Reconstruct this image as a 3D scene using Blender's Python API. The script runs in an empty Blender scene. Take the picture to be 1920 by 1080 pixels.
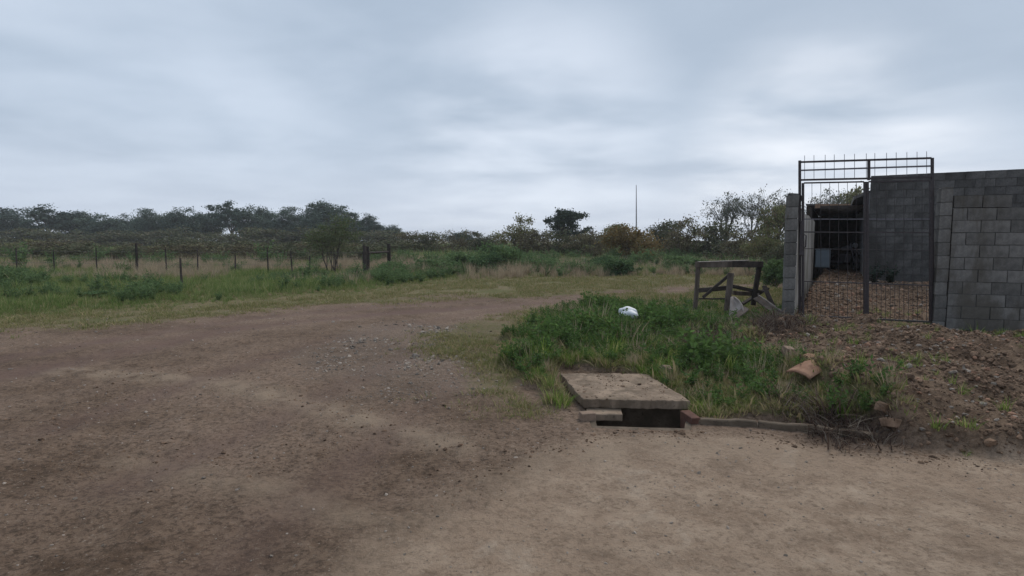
import bpy, math, random
import numpy as np
from mathutils import Vector, Matrix

# ------------------------------------------------------------------ camera, world, sun, exposure
SC = bpy.context.scene
COL = SC.collection
CAM_H, FPX, HORIZON = 1.6, 1081.0, 450.0          # eye height (m), focal length (photo px), horizon row
TH = math.atan((540 - HORIZON) / FPX)
cam_d = bpy.data.cameras.new('camera')
cam_d.sensor_width = 36.0
cam_d.lens = 36.0 * FPX / 1920.0
cam_d.clip_start, cam_d.clip_end = 0.05, 4000
cam = bpy.data.objects.new('camera', cam_d)
COL.objects.link(cam)
cam.location = (0, 0, CAM_H)
cam.rotation_euler = (math.pi / 2 - TH, 0, 0)
SC.camera = cam

SC.view_settings.view_transform = 'Standard'
SC.view_settings.look = 'None'
SC.view_settings.exposure = 0.54
SC.view_settings.gamma = 1.0
SC.view_settings.use_curve_mapping = False
SC.render.engine = 'CYCLES'
SC.cycles.use_denoising = True
SC.cycles.max_bounces = 6
SC.cycles.volume_bounces = 1
SC.cycles.transparent_max_bounces = 4

SUN_EL, SUN_AZ = math.radians(48), math.radians(35)     # azimuth from +Y towards +X
w = bpy.data.worlds.new('World')
SC.world = w
w.use_nodes = True
nt = w.node_tree
nt.nodes.clear()
N, LK = nt.nodes.new, nt.links.new


def wmath(op, a, b=None, c=None, clamp=False):
    n = N('ShaderNodeMath'); n.operation = op; n.use_clamp = clamp
    for i, v in enumerate((a, b, c)):
        if v is None:
            continue
        if isinstance(v, (int, float)):
            n.inputs[i].default_value = v
        else:
            LK(v, n.inputs[i])
    return n.outputs[0]


def wmix(f, a, b):
    n = N('ShaderNodeMix'); n.data_type = 'RGBA'
    if isinstance(f, float): n.inputs[0].default_value = f
    else: LK(f, n.inputs[0])
    for i, v in ((6, a), (7, b)):
        if isinstance(v, tuple): n.inputs[i].default_value = (*v, 1)
        else: LK(v, n.inputs[i])
    return n.outputs[2]


tc = N('ShaderNodeTexCoord')
sep = N('ShaderNodeSeparateXYZ'); LK(tc.outputs['Generated'], sep.inputs[0])
X, Y, Z = sep.outputs
zc = wmath('MAXIMUM', Z, 0.0)
zd = wmath('ADD', zc, 0.13)
comb = N('ShaderNodeCombineXYZ')
LK(wmath('DIVIDE', X, zd), comb.inputs[0]); LK(wmath('DIVIDE', Y, zd), comb.inputs[1])


def wnoise(scale, detail, rough, off, dist=0.0, rot=0.0, sc=(1, 1, 1)):
    m = N('ShaderNodeMapping'); m.inputs['Location'].default_value = off
    m.inputs['Rotation'].default_value = (0, 0, rot); m.inputs['Scale'].default_value = sc
    LK(comb.outputs[0], m.inputs[0])
    n = N('ShaderNodeTexNoise'); n.inputs['Scale'].default_value = scale
    n.inputs['Detail'].default_value = detail; n.inputs['Roughness'].default_value = rough
    n.inputs['Distortion'].default_value = dist
    LK(m.outputs[0], n.inputs['Vector'])
    return n.outputs['Fac']


def sstep(v, a, b):
    n = N('ShaderNodeMapRange'); n.interpolation_type = 'SMOOTHSTEP'
    n.inputs[1].default_value = a; n.inputs[2].default_value = b
    LK(v, n.inputs[0])
    return n.outputs[0]


big = wnoise(0.40, 4, 0.48, (3.1, 1.7, 0), 0.15, 0.5, (1, 1.15, 1))
mid = wnoise(1.0, 4, 0.50, (7.3, 4.2, 0), 0.2, 0.2, (1, 1.1, 1))
finec = wnoise(2.6, 6, 0.6, (1.3, 9.2, 0), 0.5, -0.3, (1, 1.2, 1))
cl = wmath('ADD', wmath('ADD', wmath('MULTIPLY', big, 0.62), wmath('MULTIPLY', mid, 0.22)), wmath('MULTIPLY', finec, 0.16))
clf = sstep(cl, 0.30, 0.70)
high = wmix(clf, (0.270, 0.332, 0.415), (0.365, 0.432, 0.522))
low = wmix(clf, (0.410, 0.462, 0.555), (0.500, 0.553, 0.640))
el = sstep(Z, 0.22, -0.02)
cloud = wmix(el, high, low)


def glow(px, py, width, gain, col):
    """a thinner, brighter part of the cloud deck, at a direction of the sky"""
    global cloud
    u, v = (px - 960) / FPX, (540 - py) / FPX
    d = Vector((u, math.cos(TH) + v * math.sin(TH), -math.sin(TH) + v * math.cos(TH))).normalized()
    n = N('ShaderNodeVectorMath'); n.operation = 'DOT_PRODUCT'
    n.inputs[1].default_value = d; LK(tc.outputs['Generated'], n.inputs[0])
    f = sstep(n.outputs['Value'], math.cos(width), 1.0)
    f = wmath('MULTIPLY', f, wmath('MULTIPLY', sstep(mid, 0.30, 0.72), gain), clamp=True)
    cloud = wmix(f, cloud, col)


glow(1540, 325, 0.25, 0.85, (0.66, 0.69, 0.745))
glow(1000, 290, 0.30, 0.8, (0.56, 0.61, 0.69))
glow(300, 20, 0.42, 0.6, (0.50, 0.56, 0.65))
sky = N('ShaderNodeTexSky'); sky.sky_type = 'NISHITA'; sky.sun_disc = False
sky.sun_elevation = SUN_EL; sky.sun_rotation = SUN_AZ
sky.air_density = 1.0; sky.dust_density = 3.0
BG_STRENGTH = 0.1
sc10 = N('ShaderNodeVectorMath'); sc10.operation = 'SCALE'; sc10.inputs['Scale'].default_value = 1.0 / BG_STRENGTH
LK(cloud, sc10.inputs[0])
fin = N('ShaderNodeMix'); fin.data_type = 'RGBA'; fin.inputs[0].default_value = 0.95
LK(sky.outputs[0], fin.inputs[6]); LK(sc10.outputs[0], fin.inputs[7])
bg = N('ShaderNodeBackground'); bg.inputs[1].default_value = BG_STRENGTH
LK(fin.outputs[2], bg.inputs[0])
wo = N('ShaderNodeOutputWorld'); LK(bg.outputs[0], wo.inputs[0])

sun_d = bpy.data.lights.new('sun', 'SUN')
sun_d.energy = 1.35
sun_d.angle = math.radians(32)
sun_d.color = (1.0, 0.94, 0.85)
sun = bpy.data.objects.new('sun', sun_d); COL.objects.link(sun)
sd = Vector((math.sin(SUN_AZ) * math.cos(SUN_EL), math.cos(SUN_AZ) * math.cos(SUN_EL), math.sin(SUN_EL)))
sun.rotation_euler = sd.to_track_quat('Z', 'Y').to_euler()

rng = np.random.default_rng(7)
random.seed(7)
R = math.radians


# ------------------------------------------------------------------ survey helpers: photo pixel -> place
def ray(px, py):
    u, v = (px - 960) / FPX, (540 - py) / FPX
    return Vector((u, math.cos(TH) + v * math.sin(TH), -math.sin(TH) + v * math.cos(TH)))


def P(px, py, z=0.0):
    r = ray(px, py); t = (z - CAM_H) / r.z
    return Vector((r.x * t, r.y * t, z))


def PD(px, py, d):
    r = ray(px, py); t = d / r.y
    return Vector((r.x * t, d, CAM_H + r.z * t))


def G(*pts):
    return np.array([[P(a, b).x, P(a, b).y] for a, b in pts])


# ------------------------------------------------------------------ numpy noise and masks
_tab = np.random.default_rng(11).random((512, 512))


def vnoise(x, y, s, seed=0):
    x = np.asarray(x, float) / s + 37.3 * (seed + 1); y = np.asarray(y, float) / s + 17.7 * (seed + 1)
    xi, yi = np.floor(x).astype(int), np.floor(y).astype(int)
    fx, fy = x - xi, y - yi
    fx = fx * fx * (3 - 2 * fx); fy = fy * fy * (3 - 2 * fy)
    a = _tab[xi & 511, yi & 511]; b = _tab[(xi + 1) & 511, yi & 511]
    c = _tab[xi & 511, (yi + 1) & 511]; d = _tab[(xi + 1) & 511, (yi + 1) & 511]
    return (a * (1 - fx) + b * fx) * (1 - fy) + (c * (1 - fx) + d * fx) * fy


def fbm(x, y, s, seed=0, o=4):
    v, a, t = 0, 1.0, 0
    for k in range(o):
        v = v + a * vnoise(x, y, s / 2 ** k, seed + k); t += a; a *= 0.5
    return v / t


def ss(a, b, v):
    t = np.clip((v - a) / (b - a), 0, 1)
    return t * t * (3 - 2 * t)


def seg_dist(x, y, poly, closed):
    best = np.full(np.shape(x), 1e9)
    n = len(poly)
    for i in range(n if closed else n - 1):
        ax, ay = poly[i]; bx, by = poly[(i + 1) % n]
        dx, dy = bx - ax, by - ay
        t = np.clip(((x - ax) * dx + (y - ay) * dy) / (dx * dx + dy * dy + 1e-12), 0, 1)
        best = np.minimum(best, np.hypot(x - ax - t * dx, y - ay - t * dy))
    return best


def inside(x, y, poly):
    r = np.zeros(np.shape(x), bool); n = len(poly)
    for i in range(n):
        ax, ay = poly[i]; bx, by = poly[(i + 1) % n]
        c = ((ay > y) != (by > y)) & (x < (bx - ax) * (y - ay) / (by - ay + 1e-12) + ax)
        r ^= c
    return r


def sdist(x, y, poly):
    """signed distance, positive inside"""
    return np.where(inside(x, y, poly), 1, -1) * seg_dist(x, y, poly, True)


# ------------------------------------------------------------------ the map of the place
L_AX = np.array([0.49, 0.872]); F_AX = np.array([0.872, -0.49])       # the house lot's two directions
BANK = G((955, 655), (985, 605), (1060, 580), (1140, 566), (1300, 558), (1300, 545), (1475, 545), (1478, 610),
         (1420, 628), (1380, 655), (1450, 690), (1520, 735), (1600, 765), (1650, 803), (1560, 797), (1420, 786),
         (1302, 780), (1296, 750), (1212, 702), (1050, 700), (1095, 752), (1060, 772), (1010, 745), (985, 700))
HEAP = G((1476, 606), (1700, 600), (2300, 640), (2600, 900), (1980, 860), (1700, 820), (1640, 792), (1560, 752), (1490, 722),
         (1400, 680), (1390, 645))
TALL = np.vstack([G((-1500, 700), (-400, 640), (0, 602), (240, 582), (400, 571), (520, 560), (700, 552), (760, 540),
                    (850, 527), (960, 523), (1100, 522), (1300, 518), (1480, 520), (1700, 520), (2400, 520)),
                  [[1500, 1800], [-1500, 1800], [-900, 60]]])
VERGE = np.vstack([G((-1500, 760), (-400, 690), (0, 628), (240, 610), (420, 588), (620, 574), (800, 562), (960, 556),
                     (1130, 550), (1300, 538), (1480, 530), (2400, 530)), [[1500, 1800], [-1500, 1800], [-900, 50]]])
SPARSE = G((815, 622), (900, 596), (1010, 572), (1130, 552), (1300, 542), (1300, 580), (1060, 600), (990, 640),
           (975, 700), (1040, 780), (1000, 790), (920, 765), (870, 700))
ROAD = np.vstack([G((560, 1150), (700, 1060), (830, 950), (930, 890), (1010, 838), (1110, 806), (1300, 805),
                    (1480, 815), (1680, 842), (1960, 872), (2500, 930)), [[12, -30], [-6, -30]]])
GRAVEL = G((560, 700), (600, 640), (700, 605), (840, 615), (880, 660), (880, 730), (700, 735))
RIDGES = [(G((100, 690), (240, 700), (380, 712), (500, 740), (620, 770), (720, 800), (860, 835)), 0.20, 1.0),
          (G((240, 860), (420, 900), (560, 930), (660, 965), (760, 1000)), 0.16, 0.55),
          (G((640, 1090), (760, 990), (870, 930), (1000, 870)), 0.22, 0.5),
          (G((1020, 860), (1250, 830), (1500, 850)), 0.25, 0.6)]
RUTS = [(G((-100, 720), (240, 655), (450, 612), (700, 588), (900, 575), (1150, 556), (1340, 548)), 0.35, 1.0),
        (G((-100, 690), (240, 632), (450, 597), (700, 575), (950, 560), (1180, 545), (1340, 540)), 0.30, 0.8),
        (G((240, 900), (500, 790), (700, 700), (850, 640), (960, 600), (1150, 560)), 0.22, 0.5),
        (G((400, 1080), (620, 900), (790, 760), (900, 680), (1000, 610)), 0.20, 0.4),
        (G((100, 800), (400, 700), (600, 640), (800, 600), (1000, 570)), 0.22, 0.5)]
PIT = G((1110, 799), (1293, 805), (1302, 760), (1096, 752))
GATE0 = np.array([5.22, 10.45]); GATE_D = np.array([1.44, -0.45]) / 1.509


def masks(x, y):
    r = np.hypot(x, y)
    n1 = fbm(x, y, 0.9, 3) - 0.5
    n2 = fbm(x, y, 0.25, 9) - 0.5
    front = y > 0.3
    m = {}
    m['bank'] = ss(-0.10, 0.12, sdist(x, y, BANK) + n1 * 0.8 + n2 * 0.35) * front
    m['heap'] = ss(-0.15, 0.15, sdist(x, y, HEAP) + n1 * 0.5) * front
    m['tall'] = ss(-0.5, 0.5, sdist(x, y, TALL) + n1 * (1.0 + r * 0.05)) * front
    m['verge'] = ss(-1.0, 1.6, sdist(x, y, VERGE) + (fbm(x, y, 2.5, 5) - 0.5) * 3.5) * front
    tk = seg_dist(x, y, G((860, 572), (1050, 556), (1180, 549), (1310, 543), (1460, 540)), False)
    m['verge'] = m['verge'] * (1 - .85 * np.exp(-(tk / (.55 + .5 * n1)) ** 2))
    m['sparse'] = ss(-0.5, 0.6, sdist(x, y, SPARSE) + n1 * 1.6) * front
    m['road'] = ss(-0.14, 0.20, sdist(x, y, ROAD) + n1 * 0.5 + n2 * 0.2)
    m['gravel'] = ss(-0.5, 0.4, sdist(x, y, GRAVEL) + n1 * 1.2) * front
    rd = np.zeros_like(x); rt = np.zeros_like(x)
    for pl, wd, a in RIDGES:
        rd = np.maximum(rd, a * np.exp(-(seg_dist(x, y, pl, False) / wd) ** 2))
    for pl, wd, a in RUTS:
        d = seg_dist(x, y, pl, False)
        rt = np.maximum(rt, a * np.exp(-((d - 0.02) / wd) ** 2))
    m['ridge'] = rd * (0.5 + 0.9 * fbm(x, y, 0.5, 21)) * front
    m['rut'] = rt * (0.35 + 1.1 * fbm(x, y, 1.2, 31)) * front
    # the yard behind the gate, right of the pale yard wall
    gx, gy = x - GATE0[0], y - GATE0[1]
    across = gx * GATE_D[1] * -1 + gy * GATE_D[0]
    wall = (x - 5.18) * 0.862 - (y - 10.6) * 0.507
    m['yard'] = ss(-0.1, 0.3, across) * ss(-0.1, 0.15, wall) * front
    m['across'] = across
    m['noyardside'] = 1 - m['yard']
    return m


def H(x, y, m=None):
    x = np.asarray(x, float); y = np.asarray(y, float)
    if m is None:
        m = masks(x, y)
    r = np.hypot(x, y)
    near = 1 - ss(25, 60, r)
    h = (fbm(x, y, 2.8, 1, 3) - 0.5) * 0.09 * near
    mud = (1 - m['road']) * (1 - ss(10, 18, r))
    h = h + (fbm(x, y, 0.35, 41, 4) - 0.5) * (0.020 + 0.036 * mud) * near
    h = h + (vnoise(x, y, 0.07, 51) - 0.5) * (0.004 + 0.012 * mud) * (1 - ss(8, 14, r))
    h = h + m['ridge'] * 0.014 - m['rut'] * 0.03
    # calm the ground round the drain slab
    dp = seg_dist(x, y, PIT, True)
    dp = np.where(inside(x, y, PIT), 0, dp)
    h = h * (0.25 + 0.75 * ss(0.1, 1.0, dp))
    h = h + m['bank'] * (0.07 + 0.05 * fbm(x, y, 0.8, 61)) * ss(0.02, 0.5, dp)
    heap = m['heap'] * (0.05 + 0.46 * fbm(x, y, 0.7, 71, 5) ** 1.6 + 0.13 * np.exp(-(np.hypot(x - 5.0, y - 7.6) / 1.1) ** 2) + 0.05 * (vnoise(x, y, 0.14, 77) - 0.5))
    heap = heap * (0.35 + 0.65 * ss(0.1, 1.3, -m['across']))
    yard = m['yard']
    ry = 0.16 + 0.34 * ss(0.2, 5.0, m['across']) + (fbm(x, y, 0.5, 81) - 0.5) * 0.10
    h = np.where(yard > 0.0, h * (1 - yard) + ry * yard, h) + heap * (1 - yard)
    h = h + 0.10 * ss(0, 4, sdist(x, y, TALL)) * (fbm(x, y, 3, 91)) * (y > 0) * (1 - yard)
    h = np.where(inside(x, y, PIT), -0.55, h)
    return h


def h1(x, y):
    return float(H(np.array([x]), np.array([y]))[0])


# ------------------------------------------------------------------ mesh helpers
def fast_mesh(name, co, faces, k):
    me = bpy.data.meshes.new(name)
    co = np.asarray(co, np.float32); faces = np.asarray(faces, np.int32).reshape(-1, k)
    me.vertices.add(len(co)); me.vertices.foreach_set('co', co.ravel())
    me.loops.add(faces.size); me.loops.foreach_set('vertex_index', faces.ravel())
    me.polygons.add(len(faces))
    me.polygons.foreach_set('loop_start', np.arange(0, faces.size, k, dtype=np.int32))
    me.update(calc_edges=True)
    return me


def link(name, me, mat=None, parent=None, loc=None, smooth=False):
    o = bpy.data.objects.new(name, me)
    COL.objects.link(o)
    if mat is not None and me is not None and not me.materials:
        me.materials.append(mat)
    if smooth:
        me.polygons.foreach_set('use_smooth', [True] * len(me.polygons)); me.update()
    if parent is not None:
        o.parent = parent
    if loc is not None:
        o.location = loc
    return o


def tag(o, label=None, cat=None, group=None, kind=None):
    if label: o['label'] = label
    if cat: o['category'] = cat
    if group: o['group'] = group
    if kind: o['kind'] = kind
    return o


def empty(name, loc=(0, 0, 0), rz=0.0):
    o = bpy.data.objects.new(name, None); COL.objects.link(o)
    o.location = loc; o.rotation_euler = (0, 0, rz); o.empty_display_size = 0.2
    return o


class MB:
    """collects geometry for one mesh"""
    def __init__(s):
        s.v, s.f = [], []

    def add(s, vs, fs):
        b = len(s.v); s.v += [tuple(v) for v in vs]; s.f += [tuple(i + b for i in f) for f in fs]
        return s

    def box(s, cx, cy, cz, sx, sy, sz, rz=0.0, jit=0.0):
        vs = []
        c, q = math.cos(rz), math.sin(rz)
        for k in (-1, 1):
            for (a, b) in ((-1, -1), (1, -1), (1, 1), (-1, 1)):
                x, y, z = a * sx / 2, b * sy / 2, k * sz / 2
                x += random.uniform(-jit, jit); y += random.uniform(-jit, jit); z += random.uniform(-jit, jit)
                vs.append((cx + x * c - y * q, cy + x * q + y * c, cz + z))
        return s.add(vs, [(3, 2, 1, 0), (4, 5, 6, 7), (0, 1, 5, 4), (1, 2, 6, 5), (2, 3, 7, 6), (3, 0, 4, 7)])

    def beam(s, p0, p1, wd, th, roll=0.0, segs=1, jit=0.0, taper=1.0):
        p0, p1 = Vector(p0), Vector(p1)
        d = (p1 - p0).normalized()
        up = Vector((0, 0, 1)) if abs(d.z) < 0.95 else Vector((0, 1, 0))
        a = d.cross(up).normalized(); b = a.cross(d).normalized()
        if roll:
            m = Matrix.Rotation(roll, 3, d); a = m @ a; b = m @ b
        vs, fs = [], []
        for k in range(segs + 1):
            t = k / segs; c = p0.lerp(p1, t); q = 1 + (taper - 1) * t
            off = a * random.uniform(-jit, jit) + b * random.uniform(-jit, jit)
            for (i, j) in ((-1, -1), (1, -1), (1, 1), (-1, 1)):
                vs.append(c + off + a * i * wd / 2 * q + b * j * th / 2 * q)
        for k in range(segs):
            for i in range(4):
                fs.append((4 * k + i, 4 * k + (i + 1) % 4, 4 * k + 4 + (i + 1) % 4, 4 * k + 4 + i))
        fs += [(3, 2, 1, 0), tuple(4 * segs + i for i in range(4))]
        return s.add(vs, fs)

    def tube(s, pts, rad, n=6, cap=True):
        pts = [Vector(p) for p in pts]
        if isinstance(rad, (int, float)): rad = [rad] * len(pts)
        vs, fs = [], []
        ref = Vector((0.31, 0.17, 0.93)).normalized()
        for k, p in enumerate(pts):
            d = (pts[min(k + 1, len(pts) - 1)] - pts[max(k - 1, 0)]).normalized()
            if abs(d.dot(ref)) > 0.98: ref = Vector((0.9, 0.3, 0.1)).normalized()
            a = d.cross(ref).normalized(); b = d.cross(a)
            for i in range(n):
                t = 2 * math.pi * i / n
                vs.append(p + (a * math.cos(t) + b * math.sin(t)) * rad[k])
        for k in range(len(pts) - 1):
            for i in range(n):
                fs.append((n * k + i, n * k + (i + 1) % n, n * k + n + (i + 1) % n, n * k + n + i))
        if cap:
            fs += [tuple(reversed(range(n))), tuple(n * (len(pts) - 1) + i for i in range(n))]
        return s.add(vs, fs)

    def torus(s, c, ax, R_, r_, n=20, m=6):
        c = Vector(c); ax = Vector(ax).normalized()
        a = ax.cross(Vector((0.1, 0.2, 1))).normalized(); b = ax.cross(a)
        vs, fs = [], []
        for i in range(n):
            t = 2 * math.pi * i / n; d = a * math.cos(t) + b * math.sin(t)
            for j in range(m):
                u = 2 * math.pi * j / m
                vs.append(c + d * (R_ + r_ * math.cos(u)) + ax * r_ * math.sin(u))
        for i in range(n):
            for j in range(m):
                fs.append((i * m + j, i * m + (j + 1) % m, ((i + 1) % n) * m + (j + 1) % m, ((i + 1) % n) * m + j))
        return s.add(vs, fs)

    def mesh(s, name):
        me = bpy.data.meshes.new(name); me.from_pydata(s.v, [], s.f); me.update(); return me

    def build(s, name, mat, parent=None, smooth=False, loc=None):
        return link(name, s.mesh(name), mat, parent, loc, smooth)


def bevel(o, wd, seg=2):
    b = o.modifiers.new('bevel', 'BEVEL'); b.width = wd; b.segments = seg; b.limit_method = 'ANGLE'
    return o


# ------------------------------------------------------------------ materials
def new_mat(name):
    m = bpy.data.materials.new(name); m.use_nodes = True
    m.node_tree.nodes.clear()
    return m


class NT:
    def __init__(s, m):
        s.t = m.node_tree

    def n(s, typ, **kw):
        x = s.t.nodes.new(typ)
        for k, v in kw.items(): setattr(x, k, v)
        return x

    def l(s, a, b): s.t.links.new(a, b)

    def noise(s, scale, detail=5, rough=0.55, vec=None, dist=0.0, sc=None):
        x = s.n('ShaderNodeTexNoise')
        x.inputs['Scale'].default_value = scale; x.inputs['Detail'].default_value = detail
        x.inputs['Roughness'].default_value = rough; x.inputs['Distortion'].default_value = dist
        if vec is not None:
            if sc:
                mp = s.n('ShaderNodeMapping'); mp.inputs['Scale'].default_value = sc
                s.l(vec, mp.inputs[0]); vec = mp.outputs[0]
            s.l(vec, x.inputs['Vector'])
        return x.outputs['Fac']

    def rng(s, v, a, b, c=0.0, d=1.0):
        x = s.n('ShaderNodeMapRange'); x.interpolation_type = 'SMOOTHSTEP'
        for i, q in enumerate((a, b, c, d)): x.inputs[i + 1].default_value = q
        s.l(v, x.inputs[0]); return x.outputs[0]

    def mix(s, f, a, b, blend='MIX'):
        x = s.n('ShaderNodeMix', data_type='RGBA', blend_type=blend)
        for i, q in ((0, f), (6, a), (7, b)):
            if isinstance(q, tuple): x.inputs[i].default_value = (*q, 1)
            elif isinstance(q, (int, float)): x.inputs[i].default_value = q
            else: s.l(q, x.inputs[i])
        return x.outputs[2]

    def m(s, op, a, b=0.0, clamp=False):
        x = s.n('ShaderNodeMath', operation=op, use_clamp=clamp)
        for i, q in ((0, a), (1, b)):
            if isinstance(q, (int, float)): x.inputs[i].default_value = q
            else: s.l(q, x.inputs[i])
        return x.outputs[0]

    def out(s, col, rough=0.9, bump=None, bdist=0.01, bstr=1.0, spec=0.2, metal=0.0):
        p = s.n('ShaderNodeBsdfPrincipled')
        if isinstance(col, tuple): p.inputs['Base Color'].default_value = (*col, 1)
        else: s.l(col, p.inputs['Base Color'])
        if isinstance(rough, (int, float)): p.inputs['Roughness'].default_value = rough
        else: s.l(rough, p.inputs['Roughness'])
        p.inputs['Specular IOR Level'].default_value = spec
        p.inputs['Metallic'].default_value = metal
        if bump is not None:
            b = s.n('ShaderNodeBump'); b.inputs['Distance'].default_value = bdist; b.inputs['Strength'].default_value = bstr
            s.l(bump, b.inputs['Height']); s.l(b.outputs[0], p.inputs['Normal'])
        o = s.n('ShaderNodeOutputMaterial'); s.l(p.outputs[0], o.inputs[0])
        return p


def simple(name, c1, c2, scale=8.0, rough=0.9, bd=0.004, spec=0.2, sc=None, c3=None, metal=0.0, obj_rand=0.0):
    m = new_mat(name); t = NT(m)
    tcn = t.n('ShaderNodeTexCoord').outputs['Object']
    n1 = t.noise(scale, 6, 0.6, tcn, 0.2, sc)
    n2 = t.noise(scale * 6, 4, 0.6, tcn, 0, sc)
    c = t.mix(t.rng(n1, 0.3, 0.7), c1, c2)
    if c3: c = t.mix(t.rng(n2, 0.55, 0.75), c, c3)
    if obj_rand:
        oi = t.n('ShaderNodeObjectInfo').outputs['Random']
        k = t.rng(oi, 0, 1, 1 - obj_rand, 1 + obj_rand)
        hv = t.n('ShaderNodeHueSaturation'); t.l(k, hv.inputs['Value']); t.l(c, hv.inputs['Color']); c = hv.outputs[0]
    h = t.m('ADD', t.m('MULTIPLY', n1, 0.6), t.m('MULTIPLY', n2, 0.4))
    t.out(c, rough, h, bd, 1.0, spec, metal)
    return m


def stained(mat, col, scale=0.9, amt=0.6):
    """rain marks and lichen running over the whole wall"""
    nt_ = mat.node_tree; p_ = [n for n in nt_.nodes if n.type == 'BSDF_PRINCIPLED'][0]
    t = NT(mat); pos = t.n('ShaderNodeNewGeometry').outputs['Position']
    src = p_.inputs['Base Color'].links[0].from_socket
    n1 = t.noise(scale, 6, 0.65, pos, 0.4, (1.6, 1.6, 0.55))
    c = t.mix(t.m('MULTIPLY', t.rng(n1, 0.46, 0.62), amt), src, col)
    t.l(c, p_.inputs['Base Color'])


def foliage(name, c1, c2, c3=None, trans=0.25, patch=1.5):
    m = new_mat(name); t = NT(m)
    pos = t.n('ShaderNodeNewGeometry').outputs['Position']
    oi = t.n('ShaderNodeObjectInfo').outputs['Random']
    pt = t.noise(patch, 3, 0.6, pos)
    f = t.m('ADD', t.m('MULTIPLY', oi, 0.5), t.m('MULTIPLY', t.rng(pt, 0.3, 0.7), 0.5))
    c = t.mix(f, c1, c2)
    ri = t.n('ShaderNodeNewGeometry').outputs['Random Per Island']
    if c3: c = t.mix(t.rng(ri, 0.72, 0.9), c, c3)
    hv = t.n('ShaderNodeHueSaturation'); t.l(t.rng(ri, 0, 1, 0.7, 1.3), hv.inputs['Value']); t.l(c, hv.inputs['Color'])
    c = hv.outputs[0]
    d = t.n('ShaderNodeBsdfDiffuse'); tr = t.n('ShaderNodeBsdfTranslucent')
    t.l(c, d.inputs[0]); t.l(c, tr.inputs[0])
    mx = t.n('ShaderNodeMixShader'); mx.inputs[0].default_value = trans
    t.l(d.outputs[0], mx.inputs[1]); t.l(tr.outputs[0], mx.inputs[2])
    o = t.n('ShaderNodeOutputMaterial'); t.l(mx.outputs[0], o.inputs[0])
    return m


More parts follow.
